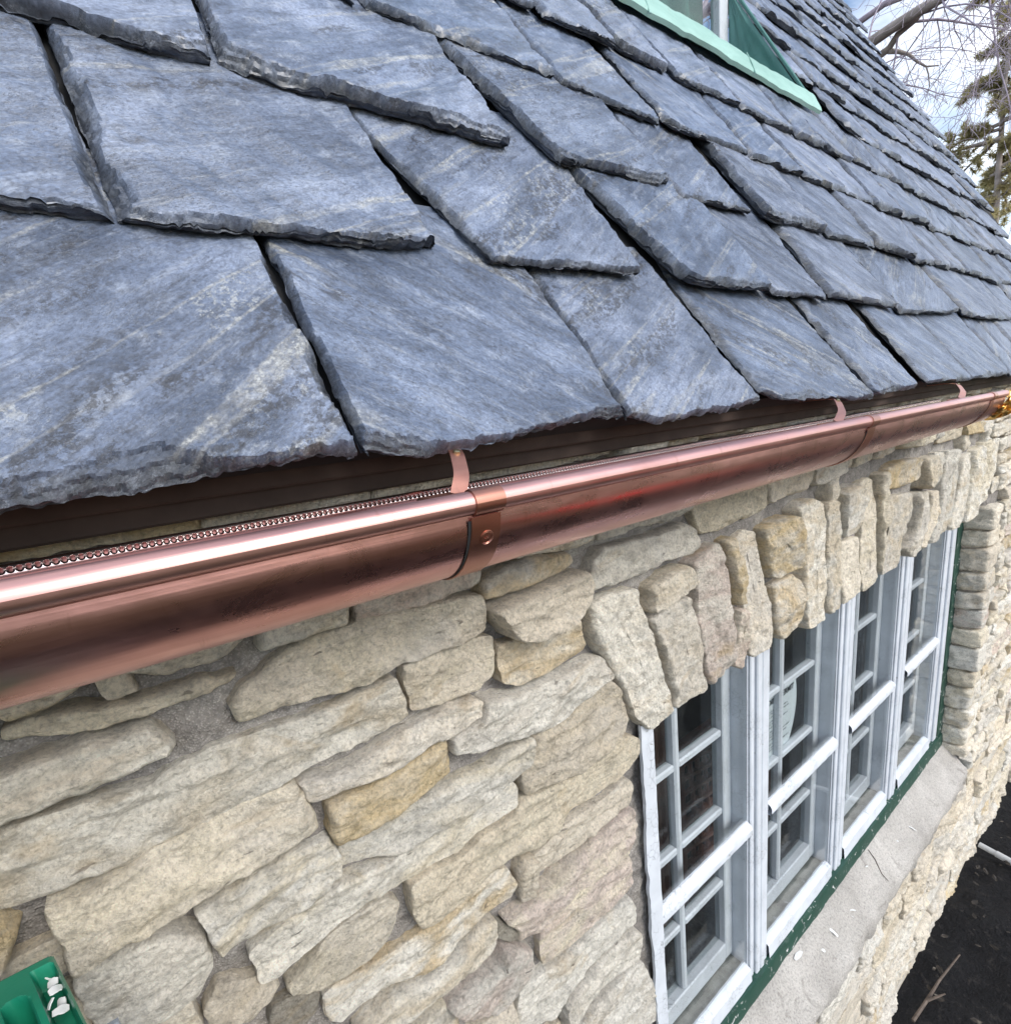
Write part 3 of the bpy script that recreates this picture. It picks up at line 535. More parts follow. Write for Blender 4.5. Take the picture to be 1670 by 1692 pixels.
def slate(mb, k, y0, y1, sl0, sl1, res, seed, lift=0.0, bed=None):
    rs = np.random.RandomState(seed)
    px, pz = rowP(k)
    t = 0.0178 * (0.68 + 0.62 * rs.rand())
    L = EX * 1.5
    wd = y1 - y0
    nj = max(8, int(L / res)); ni = max(6, int(wd / res))
    a = np.linspace(0, 1, ni + 1)[:, None]; b = np.linspace(0, 1, nj + 1)[None, :] ** 1.25
    S0 = b * L + 0 * a
    yl = y0 + sl0 * S0 + 0.0035 * fbm(S0 * 1, seed, 0, 14, 3, seed) + 0.0015 * fbm(S0, seed, 0, 70, 2, seed + 1)
    yr = y1 + sl1 * S0 + 0.0035 * fbm(S0 * 1, seed + 7, 0, 14, 3, seed) + 0.0015 * fbm(S0, seed + 5, 0, 70, 2, seed + 1)
    Yv = yl + (yr - yl) * a
    fade = np.clip(1 - S0 / 0.09, 0, 1) ** 2
    fr_ = 1.0 if res < 0.006 else 0.6
    e = fr_ * (0.006 * fbm(Yv, seed, 0, 7, 2, seed + 2) + 0.0035 * fbm(Yv, seed, 0, 38, 3, seed + 3) + 0.0022 * fbm(Yv, seed, 3, 160, 2, seed + 4))
    e = e + rs.uniform(-0.004, 0.004) + rs.uniform(-0.022, 0.022) * (a - 0.5) * wd / 0.3
    cw = rs.uniform(0.05, 0.16)
    if rs.rand() < 0.5: e = e + np.clip(1 - a / cw, 0, 1) * rs.uniform(0.004, 0.016)
    if rs.rand() < 0.35: e = e + np.clip(1 - (1 - a) / cw, 0, 1) * rs.uniform(0.003, 0.012)
    Sv = S0 + e * fade
    d = Sv - e                                              # distance from the tail
    tx, ty = Yv + seed * 1.37, Sv + seed * 0.71
    hh = 0.0016 * fbm(tx, ty, 0, 6, 3, seed + 9)
    an = rs.uniform(-0.9, 0.9); ca, sa = math.cos(an), math.sin(an)
    q = fbm(tx * ca * 0.6 + ty * sa * 0.6, (-tx * sa + ty * ca) * 2.1, 0, 16, 4, seed + 11)
    hh = hh + np.round(q * 3.2) * 0.00085 + q * 0.0012
    # chipped bevel along the tail and sides, broken in thin layers
    bw = 0.003 + 0.020 * np.clip(0.25 + 1.5 * fbm(Yv, seed, 1, 11, 4, seed + 12), 0, 1.3) ** 1.6
    dr = np.clip(1 - d / bw, 0, 1) ** 1.25
    sidew = 0.006 + 0.016 * np.clip(fbm(Sv, seed, 2, 12, 3, seed + 13) + 0.15, 0, 1)
    dl = (Yv - yl); drr = (yr - Yv)
    ds = np.maximum(np.clip(1 - dl / sidew, 0, 1), np.clip(1 - drr / (sidew * 0.7), 0, 1)) ** 1.3
    drop = np.maximum(dr * (0.45 + 0.45 * fbm(Yv, seed, 5, 12, 2, seed + 14)), ds * 0.6)
    nn = fbm(tx, ty, 3, 26, 3, seed + 15) * 0.30 + fbm(tx, ty, 3, 70, 3, seed + 16) * 0.16 + fbm(tx, ty, 1, 190, 2, seed + 19) * 0.10
    dn = drop + nn * np.clip(drop * 6, 0, 1)
    ph = 0.5 * fbm(tx, ty, 7, 9, 2, seed + 33)
    lay = (np.round(dn * 3.6 + ph) - ph) / 3.6 * 0.45 + dn * 0.55
    hh = hh - np.clip(lay, 0, 0.85) * t
    H = lift + t + hh
    def xyz(Yy, Ss, Hh):
        return np.stack([px + Ss * SD[0] + Hh * ND[0], Yy, pz + Ss * SD[2] + Hh * ND[2]], -1)
    ang = rs.choice([-1, 1], p=[0.6, 0.4]) * rs.uniform(0.45, 0.75)
    if bed is not None: ang = bed
    cb, sb = math.cos(ang), math.sin(ang)
    def suv(Yy, Ss, Hh):
        u, v = Yy - y0, Ss
        return np.stack([u * cb + v * sb + seed * 3.1, -u * sb + v * cb + seed * 1.7, Hh + 0 * u + seed * 0.9], -1)
    sr = (rs.rand(), 0.3 + 0.7 * rs.rand(), rs.choice([0.9, 0.6, 0.3, 0.1]))
    if res < 0.006: sr = (sr[0] * 0.7, sr[1] * 0.6, 0.7)
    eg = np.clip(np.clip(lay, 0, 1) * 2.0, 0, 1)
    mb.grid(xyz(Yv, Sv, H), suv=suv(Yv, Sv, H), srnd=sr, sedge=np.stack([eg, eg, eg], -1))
    # edges: tail, left side, right side, split into laminae
    K = 9 if res < 0.006 else (6 if res < 0.012 else 4)
    tt = np.linspace(0, 1, K + 1)[None, :]
    for which in ('tail', 'l', 'r'):
        if which == 'tail': Y1, S1, H1 = Yv[:, 0], Sv[:, 0], H[:, 0]; ox, os_ = 0, -1
        elif which == 'l': Y1, S1, H1 = Yv[0, :], Sv[0, :], H[0, :]; ox, os_ = -1, 0
        else: Y1, S1, H1 = Yv[-1, :], Sv[-1, :], H[-1, :]; ox, os_ = 1, 0
        Y1, S1, H1 = Y1[:, None], S1[:, None], H1[:, None]
        along = Y1 if which == 'tail' else S1
        tw_ = tt + np.where((tt > 0) & (tt < 1), 0.55 / K * vnoise(along * 42, tt * K * 0.8, seed, seed + 8) + 0.3 / K * vnoise(along * 130, tt * K, seed, seed + 9), 0)
        Hk = H1 * (1 - tw_) + lift * tw_
        off = 0.0022 * vnoise(along * 17, tt * K * 0.9, seed, seed + 20) + 0.0015 * vnoise(along * 48, tt * K * 0.9, seed, seed + 22) + 0.0012 * fbm(along * 130, tt * K * 0.6, seed, 1, 2, seed + 21)
        off = off * np.minimum(1, tt * 6) - tt * (0.0035 + 0.005 * (0.5 + 0.5 * vnoise(along * 8, 0, seed, 4)))
        P = xyz(Y1 + ox * off, S1 + os_ * off, Hk)
        S1b = S1 if which == 'tail' else np.maximum(S1, S1.min() + 0.014)
        if which != 'tail': P[:, -1] = xyz(Y1 + ox * off, S1b + os_ * off, Hk)[:, -1]
        back = xyz(Y1 - ox * 0.03, S1b - os_ * 0.05, Hk[:, -1:])
        P = np.concatenate([P, back], 1)
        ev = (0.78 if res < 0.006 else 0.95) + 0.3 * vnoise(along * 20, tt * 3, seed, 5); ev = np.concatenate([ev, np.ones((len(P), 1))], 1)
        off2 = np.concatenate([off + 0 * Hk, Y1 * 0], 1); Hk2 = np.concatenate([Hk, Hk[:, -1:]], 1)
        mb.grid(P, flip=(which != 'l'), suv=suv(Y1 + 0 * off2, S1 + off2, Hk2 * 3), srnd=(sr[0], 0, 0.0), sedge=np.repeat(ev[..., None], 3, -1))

rb = MB()
def verge(z): return 4.49 + 0.5 * min(1, max(0, (z - 0.7) / 1.0)) + 0.08 * max(0, z - 1.7)
AP_Z = 0.955              # apron of the inset dormer
for k in range(15):
    px, pz = rowP(k)
    row = []
    if k < len(SLATE_ROWS):
        for (a0, a1, s0, s1) in SLATE_ROWS[k]:
            lim = 0.5 if a0 < 0.85 else 0.16
            s0 = max(-lim, min(0.35, s0)); s1 = max(-min(lim, 0.22), min(0.15, s1))
            if not row: s0 = -0.01
            row.append((a0, a1, s0, s1))
    rs = random.Random(50 + k)
    if row:
        left = row[0][0] - 0.008; right = row[-1][1] + 0.008
    else:
        left = right = 0.9 + 0.17 * k
    y = left
    ymin = -0.75 if k < 5 else 0.1
    while y > ymin:
        wv = rs.uniform(0.19, 0.33); row.append((y - wv, y - 0.006, rs.uniform(-.05, .03), rs.uniform(-.05, .03))); y -= wv
    y = right
    ye = verge(pz + 0.1)
    while y < ye - 0.03:
        wv = rs.uniform(0.16, 0.32)
        if y + wv > ye - 0.09: wv = ye - y + rs.uniform(-0.012, 0.02)
        row.append((y + rs.uniform(0.0, 0.006), y + wv - 0.004, rs.uniform(-.07, .02), rs.uniform(-.07, .02))); y += wv
    BEDS = {0: [0.70, -0.68, 0.52, -0.50, -0.70, -0.6, -0.6], 1: [0.5, 0.42, 0.66, 0.55, -0.6, -0.65, 0.5, -0.6], 2: [0.6, 0.61, 0.5, 0.62, -0.64, -0.6, -0.55], 3: [0.6, 0.55, 0.6, -0.62, 0.5]}.get(k, [])
    for i, (a0, a1, s0, s1) in enumerate(row):
        if k >= 5 and a1 > 0.4 and a0 < 2.26 and pz < 2.25:      # opening of the inset dormer
            if a0 < 2.20 and a1 > 2.33: a0 = 2.30
            elif a0 < 2.26: continue
        res = 0.0028 if (a1 > -0.15 and a0 < 0.7 and k < 3) else (0.0045 if a0 < 1.3 and a1 > -.2 and k < 5 else (0.009 if a0 < 2.3 and a1 > 0 else 0.016))
        slate(rb, k, a0, a1, s0, s1, res, 1000 * k + i * 7 + 13, lift=rs.uniform(0.002, 0.0075) + (0.007 if rs.random() < 0.08 else 0), bed=BEDS[i] if i < len(BEDS) else None)
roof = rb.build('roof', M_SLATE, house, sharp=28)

# deck below the slates, with the dormer opening left free
db = MB()
def rp_(s, off): return (0.10 - s * math.cos(TH) - off * math.sin(TH), -0.012 + s * math.sin(TH) - off * math.cos(TH))
def deck(y0, y1, s0, s1, off=0.012, th=0.03):
    a = rp_(s0, off); b = rp_(s1, off); c = rp_(s1, off + th); d = rp_(s0, off + th)
    V = [(p[0], y, p[1]) for y in (y0, y1) for p in (a, b, c, d)]
    db.add(V, [(0,1,2,3), (7,6,5,4), (0,4,5,1), (1,5,6,2), (2,6,7,3), (3,7,4,0)])
deck(-1.0, 4.46, 0.03, 1.10); deck(2.33, 4.86, 1.10, 3.6); deck(-1.0, 0.3, 1.10, 3.6); deck(0.3, 2.33, 2.7, 3.6)
db.build('roof_deck', M_DECK, house, smooth=False)

# fascia and soffit
fb = MB()
fb.box(0.012, 0.035, -1.2, 4.45, -0.039, 0.012, 0.002)
fb.box(0.0355, 0.046, -1.2, 4.45, -0.022, 0.006, 0.002)
fb.build('fascia_board', M_FASCIA, house)

# ---------------------------------------------------------------- inset dormer
PAT = NT('verdigris_copper'); o_ = PAT.obj()
c_ = PAT.ramp(PAT.noise(PAT.map(o_, (9, 3, 9)), 1.0, 6, 0.65, 0.5), [(0.3, (0.22, 0.38, 0.335)), (0.6, (0.32, 0.51, 0.46)), (0.8, (0.42, 0.58, 0.53))])
c_ = PAT.mix(PAT.ramp(PAT.noise(o_, 40, 5, 0.7), [(0.66, 0.0), (0.74, 0.7)]), c_, (0.20, 0.17, 0.11))
M_VERD = PAT.fin(c_, 0.75, PAT.bump(PAT.noise(o_, 25, 5), 0.5, 0.004))
CH = NT('dark_verdigris'); o_ = CH.obj()
c_ = CH.ramp(CH.noise(CH.map(o_, (6, 6, 2.5)), 1.0, 6, 0.62, 0.8), [(0.3, (0.045, 0.14, 0.135)), (0.55, (0.085, 0.235, 0.215)), (0.75, (0.14, 0.31, 0.28))])
c_ = CH.mix(CH.ramp(CH.noise(o_, 60, 4, 0.7), [(0.62, 0.0), (0.72, 0.6)]), c_, (0.03, 0.07, 0.07))
M_CHEEK = CH.fin(c_, 0.5, CH.bump(CH.noise(o_, 7, 3), 0.3, 0.01))
def on_roof(s, h):   # point on the pitch line, h outwards
    return (0.10 - s * math.cos(TH) + h * math.sin(TH), -0.012 + s * math.sin(TH) + h * math.cos(TH))
ab = MB()
ys = np.linspace(0.3, 2.29, 200)
sv = np.array([1.138, 1.140, 1.15, 1.18, 1.20, 1.213, 1.216])
hv = np.array([0.014, 0.024, 0.027, 0.029, 0.031, 0.030, -0.02])
P = np.zeros((len(ys), len(sv), 3))
for j in range(len(sv)):
    x, z = on_roof(sv[j], hv[j])
    wv = 0.004 * fbm(ys, 0, 0, 5, 3, 4) + 0.0018 * fbm(ys, 1, 0, 30, 2, 4)
    P[:, j, 0] = x + wv * math.sin(TH) * (j < 6) + 0.5 * (0.005 * fbm(ys, 2, 0, 9, 2, 8)) * (j < 2)
    P[:, j, 1] = ys
    P[:, j, 2] = z + wv * math.cos(TH) * (j < 6) - (0.006 * fbm(ys, 2, 0, 9, 2, 8)) * (j < 2)
ab.grid(P, flip=True)
dormer = ab.build('dormer', M_VERD, house)
for yy in (0.72, 1.32, 1.83):
    seam = MB()
    pts = [(on_roof(s, h)[0], yy + (s - 1.12) * 0.2, on_roof(s, h)[1]) for s, h in ((1.13, 0.024), (1.17, 0.0285), (1.22, 0.030))]
    seam.tube(pts, 0.0022, 6)
    seam.build('flashing_seam', M_VERD, dormer)
ck = MB()   # cheek: vertical triangle facing along the wall, from the pitch line back to the window
XW = -0.78
a0 = on_roof(1.20, 0.012); a1 = on_roof(2.75, 0.012)
nzv = 24
Pc = np.zeros((nzv, nzv, 3))
for i in range(nzv):
    s = 1.20 + (2.75 - 1.20) * i / (nzv - 1)
    xr, zr = on_roof(s, 0.012)
    for j in range(nzv):
        x = xr + (min(XW, xr) - xr) * j / (nzv - 1)
        Pc[i, j] = (x, 2.262 + 0.004 * float(vnoise(i * .5, j * .5, 0, 3)), zr)
ck.grid(Pc)
ck.build('cheek', M_CHEEK, dormer)
# upstand rolled edge of the cheek
ce = MB(); ce.tube([(on_roof(s, 0.02)[0], 2.268, on_roof(s, 0.02)[1]) for s in np.linspace(1.19, 2.7, 12)], 0.006, 8)
ce.build('cheek_edge', M_CHEEK, dormer)
dw = MB()
dw.box(XW - 0.04, XW, 0.3, 2.26, 0.86, 0.98, 0.004); 
for yy in (0.5, 1.02, 1.62): dw.box(XW - 0.04, XW + 0.004, yy, yy + 0.045, 0.98, 2.4, 0.004)
dw.box(XW - 0.04, XW, 2.2, 2.259, 0.98, 2.4, 0.003)
dw.build('dormer_window_frame', M_WHITE, dormer)
dg = MB(); dg.box(XW - 0.03, XW - 0.026, 0.32, 2.25, 0.95, 2.4); dg.build('dormer_pane', M_GLASS2, dormer, smooth=False)
cu = MB()
ycu = np.linspace(0.35, 2.2, 260)
zc = np.linspace(0.9, 2.4, 4)
Pcu = np.stack(np.broadcast_arrays((XW - 0.09 + 0.02 * np.sin(ycu * 55) + 0.012 * np.sin(ycu * 21 + 1))[:, None], ycu[:, None], zc[None, :]), -1)
cu.grid(Pcu); cu.build('green_curtain', simple('green_curtain', (0.03, 0.13, 0.10), 0.8, 0.25, 6), dormer)
dr = MB(); dr.box(-1.9, XW - 0.14, 0.25, 2.29, 0.7, 2.5)
dr.build('dormer_interior', M_DARKWOOD, dormer, smooth=False)
df = MB()
xa, za = on_roof(1.21, 0.0); df.add([(xa, 0.25, za), (xa, 2.26, za), (XW, 2.26, 0.90), (XW, 0.25, 0.90)], [(0, 1, 2, 3)])
df.build('dormer_floor', M_CHEEK, dormer, smooth=False)

# ================================================================== wall of stones
CREAM = [(0.76, 0.68, 0.53), (0.78, 0.705, 0.58), (0.70, 0.61, 0.47), (0.78, 0.74, 0.655), (0.73, 0.65, 0.53), (0.70, 0.65, 0.565)]
OCH = [(0.64, 0.51, 0.31), (0.62, 0.50, 0.33)]
PINK = [(0.66, 0.54, 0.455), (0.65, 0.55, 0.48)]
WHT = [(0.78, 0.745, 0.67), (0.80, 0.755, 0.66)]
def stone_cols(rs, kind=None):
    if kind == 'o': a = OCH[rs.randint(2)]; b = CREAM[rs.randint(6)]
    elif kind == 'p': a = PINK[rs.randint(2)]; b = CREAM[rs.randint(6)]
    elif kind == 'w': a = WHT[rs.randint(2)]; b = CREAM[rs.randint(6)]
    elif kind == 'd': a = (0.33, 0.30, 0.25); b = (0.38, 0.35, 0.29)
    else:
        pool = CREAM * 5 + OCH + PINK + WHT * 3
        a = pool[rs.randint(len(pool))]; b = CREAM[rs.randint(6)]
    k = rs.uniform(0.90, 1.12); k2 = rs.uniform(0.9, 1.05)
    return tuple(x * k for x in a), tuple(x * k * k2 for x in b)

def chaikin(P, it=1, q=0.18):
    for _ in range(it):
        A = P; B = np.roll(P, -1, 0)
        P = np.stack([A * (1 - q) + B * q, A * q + B * (1 - q)], 1).reshape(-1, 2)
    return P
def stone(mb, poly, seed, prot=0.016, res=0.006, kind=None, rough=1.0, xb=-0.04, vert=False):
    """a rubble stone: outline in the wall plane (y, z), rising from the mortar to a split face"""
    rs = np.random.RandomState(seed % 2**31)
    prot = prot + 0.002 + rs.uniform(-0.002, 0.003)
    P = np.array(poly, float)
    nr_ = (P[:, 0] > 0.580) & (P[:, 0] < 0.66) & (P[:, 1] < -0.52) & (not vert); P[:, 0] += 0.022 * nr_
    if vert: P[:, 1] -= 0.012 * (P[:, 1] < -0.50)
    ar = 0.5 * np.sum(P[:, 0] * np.roll(P[:, 1], -1) - np.roll(P[:, 0], -1) * P[:, 1])
    if ar < 0: P = P[::-1]
    P = chaikin(P, 1, 0.10)
    Q = np.vstack([P, P[:1]]); seg = np.hypot(*np.diff(Q, axis=0).T); cum = np.concatenate([[0], np.cumsum(seg)])
    n = int(max(28, min(260, cum[-1] / res)))
    tt = np.linspace(0, cum[-1], n + 1)[:-1]
    O = np.stack([np.interp(tt, cum, Q[:, 0]), np.interp(tt, cum, Q[:, 1])], 1)
    c = O.mean(0)
    u, s_, vt = np.linalg.svd(O - c, full_matrices=False)
    axd = vt[0]; pr = (O - c) @ axd; pw = (O - c) @ vt[1]
    hl = np.ptp(pr) / 2; hw = np.ptp(pw) / 2
    # spine that follows the body: median of the two sides
    bins = np.clip(pr, pr.min() + hw * 0.9, pr.max() - hw * 0.9) if hl > hw * 1.1 else pr * 0 + pr.mean()
    mids = []
    gr = np.linspace(pr.min(), pr.max(), 15)
    for g in gr:
        wgt = np.exp(-((pr - g) / (hl / 6 + 1e-6)) ** 2)
        up = pw >= np.sum(pw * wgt) / np.sum(wgt)
        a1 = np.sum(pw[up] * wgt[up]) / max(1e-6, np.sum(wgt[up])); a2 = np.sum(pw[~up] * wgt[~up]) / max(1e-6, np.sum(wgt[~up]))
        mids.append((a1 + a2) / 2)
    sp = c + bins[:, None] * axd + np.interp(bins, gr, mids)[:, None] * vt[1]
    nrm = O - sp; nl = np.linalg.norm(nrm, axis=1, keepdims=True) + 1e-6; nd = nrm / nl
    wob = 0.0035 * fbm(O[:, 0], O[:, 1], seed * .1, 28, 3, seed % 999) + 0.0022 * fbm(O[:, 0], O[:, 1], seed * .1, 90, 2, seed % 997)
    O = O + nd * (wob * rough * (0.7 if vert else 1.0) + (-0.0012 if vert else 0.0018))[:, None]
    m = int(max(7, min(34, hw / (res * 0.8))))
    radii = np.concatenate([[1.02, 1.0, 0.995], 1 - (np.linspace(0, 1, m) ** 1.15) * 0.985 - 0.012])
    dep = np.concatenate([[xb, -0.008, 0.0], np.zeros(m)])
    R = np.zeros((len(radii), n, 3))
    edgew = min(0.0065, hw * 0.28)
    tilt = rs.uniform(-0.05, 0.05, 2)
    sd = seed % 1000
    nf = max(4, int(hl / 0.022)); FC = c + (rs.uniform(-1, 1, (nf, 1)) * hl) * axd + (rs.uniform(-1, 1, (nf, 1)) * hw) * vt[1]
    FG = rs.normal(0, 0.11, (nf, 2)) * (1.3 if vert else 1.0); FO = rs.uniform(0.001, 0.007, nf)
    for i, r in enumerate(radii):
        q = sp + (O - sp) * r
        if i < 2: x = np.full(n, dep[i])
        else:
            dist = (1 - r) * nl[:, 0] + (0 if i > 2 else 0)
            ew = edgew * (0.45 + 1.1 * np.clip(0.5 + fbm(q[:, 0], q[:, 1], 3, 16, 2, sd + 5), 0, 1))
            pf = np.clip(dist / ew, 0, 1); pf = 1 - (1 - pf) ** 2.6
            face = prot * (0.5 + 0.5 * pf)
            f1 = fbm(q[:, 0], q[:, 1] * 1.5, sd, 8, 3, sd) * 0.0060
            f2 = ridged(q[:, 0] * 0.8, q[:, 1] * 1.7, sd, 24, 4, sd + 2) * 0.0026
            qq = fbm(q[:, 0] * 0.7, q[:, 1] * 1.9, sd, 26, 3, sd + 3)
            f3 = qq * 0.0035 + np.round(qq * 4.0) * 0.0008 + fbm(q[:, 0], q[:, 1] * 1.3, sd, 70, 4, sd + 4) * 0.0032
            if vert:
                f1 = fbm(q[:, 0] * 1.8, q[:, 1] * 0.8, sd, 9, 3, sd) * 0.007; f2 = ridged(q[:, 0] * 1.3, q[:, 1] * 0.9, sd, 22, 4, sd + 2) * 0.0032; f3 = fbm(q[:, 0] * 1.3, q[:, 1], sd, 60, 4, sd + 4) * 0.004
            # split facets: lower envelope of a few tilted planes
            wy = q[:, 0] + 0.004 * fbm(q[:, 0], q[:, 1], sd, 40, 2, sd + 7); wz = q[:, 1] + 0.004 * fbm(q[:, 0], q[:, 1], sd, 40, 2, sd + 8)
            fac = np.min(FO[:, None] + FG[:, :1] * (wy[None] - FC[:, :1]) + FG[:, 1:] * (wz[None] - FC[:, 1:]), 0)
            f1 = f1 * 0.5 + np.clip(fac, -0.010, 0.006)
            tl = (q[:, 0] - c[0]) * tilt[0] + (q[:, 1] - c[1]) * tilt[1]
            x = face + (f1 + f2 + f3) * rough * (0.35 + 0.65 * pf) + tl
            x = np.maximum(x, 0.0035 if i > 3 else 0.001)
            if i == 2: x = np.minimum(x, prot * 0.45)
        R[i, :, 0] = x; R[i, :, 1] = q[:, 0]; R[i, :, 2] = q[:, 1]
    V = R.reshape(-1, 3); F = []
    k = len(radii)
    for i in range(k - 1):
        b0 = i * n; b1 = b0 + n
        for j in range(n):
            j2 = (j + 1) % n
            F.append((b0 + j, b0 + j2, b1 + j2, b1 + j))
    F.append(tuple((k - 1) * n + j for j in range(n)))
    c1, c2 = stone_cols(rs, kind)
    mb.add(V, F, 0, scol=c1, scol2=c2, soff=rs.uniform(-9, 9, 3))
def inset(poly, d):
    P = np.array(poly); c = P.mean(0); v = P - c; l = np.linalg.norm(v, axis=1, keepdims=True)
    return c + v * np.maximum(0.5, 1 - d / l)

wb = MB()
KIND = {'S9': 'o', 'S14': 'o', 'S11': 'o', 'A1': 'o', 'S34': 'o', 'A5': 'w', 'S19': 'w', 'S20': None, 'S23': 'p', 'S24': 'p', 'S28': 'p', 'S31': None, 'S17': 'w', 'S30': 'o', 'S6': 'w', 'G3': 'w', 'A3': 'd', 'S33': 'd', 'S36': 'd'}
PROT = {'S10': 0.038, 'A3': 0.004, 'S33': 0.002, 'S36': 0.004, 'S31': 0.008, 'S32': 0.008, 'S9': 0.014, 'S12': 0.024, 'S14': 0.020, 'A5': 0.02, 'S38': 0.008, 'G3': 0.022, 'G0': 0.012}
polys = []
for i, (nm, pl) in enumerate(FACE_STONES):
    ymn = min(p[0] for p in pl)
    res = 0.0032 if ymn < 1.0 else 0.006
    stone(wb, pl, 101 + i * 37, PROT.get(nm, 0.015 + 0.006 * math.sin(i * 2.3)), res, KIND.get(nm))
    polys.append(pl)
# occupancy raster for the filler courses
G0y, G0z, GS = -1.4, -2.75, 0.006
occ = np.zeros((int(6.9 / GS), int(2.85 / GS)), bool)
def rast(pl):
    P = np.array(pl); y0, y1 = P[:, 0].min(), P[:, 0].max(); z0, z1 = P[:, 1].min(), P[:, 1].max()
    i0, i1 = max(0, int((y0 - G0y) / GS)), min(occ.shape[0], int((y1 - G0y) / GS) + 2); j0, j1 = max(0, int((z0 - G0z) / GS)), min(occ.shape[1], int((z1 - G0z) / GS) + 2)
    if i1 <= i0 or j1 <= j0: return
    yy, zz = np.meshgrid(G0y + np.arange(i0, i1) * GS, G0z + np.arange(j0, j1) * GS, indexing='ij')
    ins = np.zeros(yy.shape, bool)
    for k in range(len(P)):
        a, b = P[k], P[(k + 1) % len(P)]
        cnd = (a[1] > zz) != (b[1] > zz)
        with np.errstate(divide='ignore', invalid='ignore'):
            xi = (b[0] - a[0]) * (zz - a[1]) / (b[1] - a[1] + 1e-12) + a[0]
        ins ^= cnd & (yy < xi)
    occ[i0:i1, j0:j1] |= ins
for pl in polys: rast(pl)
for nm, pl in LINTEL_STONES: rast(pl)
WY0, WY1, WZ0, WZ1 = 0.622, 2.94, -1.86, -0.56
def rect(y0, y1, z0, z1): rast([(y0, z0), (y1, z0), (y1, z1), (y0, z1)])
rect(WY0 + 0.008, WY1 + 0.165, -1.80, -0.53); rect(WY0, WY1 + 0.03, -1.96, -1.78); rect(0.52, 0.63, -1.25, -0.5)
def fill(z1, z0, ya, yb, wmin, wmax, seed, prot=0.017, rough=1.0, res=0.006):
    """one course of filler stones between the traced ones"""
    rs = random.Random(seed)
    h = z1 - z0
    j0, j1 = int((z0 + h * .18 - G0z) / GS), int((z1 - h * .18 - G0z) / GS) + 1
    col = occ[:, max(0, j0):max(1, j1)].any(1)
    y = ya
    while y < yb:
        i = int((y - G0y) / GS)
        if i >= len(col): break
        if col[i]: y += GS; continue
        e = i
        while e < len(col) and not col[e] and G0y + e * GS < yb: e += 1
        ye = G0y + e * GS
        run = ye - y
        if run < 0.03: y = ye + GS; continue
        wv = rs.uniform(wmin, wmax)
        if run - wv < wmin * 0.6: wv = run
        g = rs.uniform(0.003, 0.007)
        a, b = y + g, y + wv - g
        zb, zt = z0 + g * .8 + rs.uniform(-.003, .006), z1 - g * .8 + rs.uniform(-.008, .003)
        if b - a > 0.02 and zt - zb > 0.012:
            j = lambda s=0.006: rs.uniform(-s, s)
            pl = [(a + j(), zb + j(.004)), (a + (b - a) * .33, zb + j()), (a + (b - a) * .66, zb + j()), (b + j(), zb + j(.004)), (b + j(), (zb + zt) / 2), (b + j(), zt + j(.004)),
                  (a + (b - a) * .66, zt + j()), (a + (b - a) * .33, zt + j()), (a + j(), zt + j(.004)), (a + j(), (zb + zt) / 2)]
            stone(wb, pl, rs.randrange(10**6), prot * rs.uniform(0.5, 1.5), res, None, rough)
        y += wv
z = 0.0; k = 0
rsz = random.Random(3)
while z > -2.72:
    h = rsz.uniform(0.045, 0.085) if z > -1.9 else rsz.uniform(0.07, 0.12)
    z2 = z - h
    fill(z, z2, -1.3, 0.70, 0.09, 0.30, 900 + k, res=0.0045)
    low = z < -1.9
    fill(z, z2, 0.70, 5.2, 0.08 if not low else 0.16, 0.26 if not low else 0.45, 1900 + k, prot=0.014 if not low else 0.018, rough=1.2 if not low else 1.7, res=0.006)
    z = z2; k += 1
wall = wb.build('wall', [M_STONE], house, sharp=50)

# mortar bed
mo = MB()
def mort(y0, y1, z0, z1, st, xo=-0.013):
    ny, nz_ = max(2, int((y1 - y0) / st)), max(2, int((z1 - z0) / st))
    yy, zz = np.meshgrid(np.linspace(y0, y1, ny), np.linspace(z0, z1, nz_), indexing='ij')
    x = xo + 0.012 * fbm(yy, zz * 1.5, 0, 12, 4, 41) + 0.0035 * fbm(yy, zz, 0, 60, 3, 42)
    mo.grid(np.stack([x, yy, zz], -1))
mort(-1.4, WY0, -1.2, 0.02, 0.0045); mort(-1.4, WY0, -2.75, -1.2, 0.012)
mort(WY0, WY1 + 0.04, -0.522, 0.02, 0.0055); mort(WY1 + 0.04, 5.4, -2.75, 0.02, 0.012); mort(WY0, WY1 + 0.04, -2.75, -1.85, 0.010)
# reveals of the opening behind the mortar, and the body of the wall
mo.box(-0.45, -0.02, -1.4, WY0 - 0.002, -2.75, -0.02); mo.box(-0.45, -0.02, WY1 + 0.03, 5.4, -2.75, -0.02)
mo.box(-0.45, -0.02, WY0 - 0.002, WY1 + 0.03, -0.53, -0.02); mo.box(-0.45, -0.03, WY0 - 0.002, WY1 + 0.03, -2.75, -1.87)
mo.build('mortar', M_MORTAR, wall, sharp=0)

# lintel of stones on end
lb = MB()
LK = {'G7': 'p', 'G8': 'o', 'G11': 'o', 'G12': 'o', 'G9': 'p', 'H7': 'o', 'H3': 'w', 'H1': 'w'}
for i, (nm, pl) in enumerate(LINTEL_STONES):
    stone(lb, pl, 5001 + i * 53, 0.030 if nm in ('G4', 'G6', 'G7', 'H1') else 0.022 + 0.007 * math.sin(i * 1.9), 0.0034 if i < 10 else 0.0045, LK.get(nm), 1.15, xb=-0.07, vert=True)
lb.build('lintel', M_STONE, house, sharp=50)

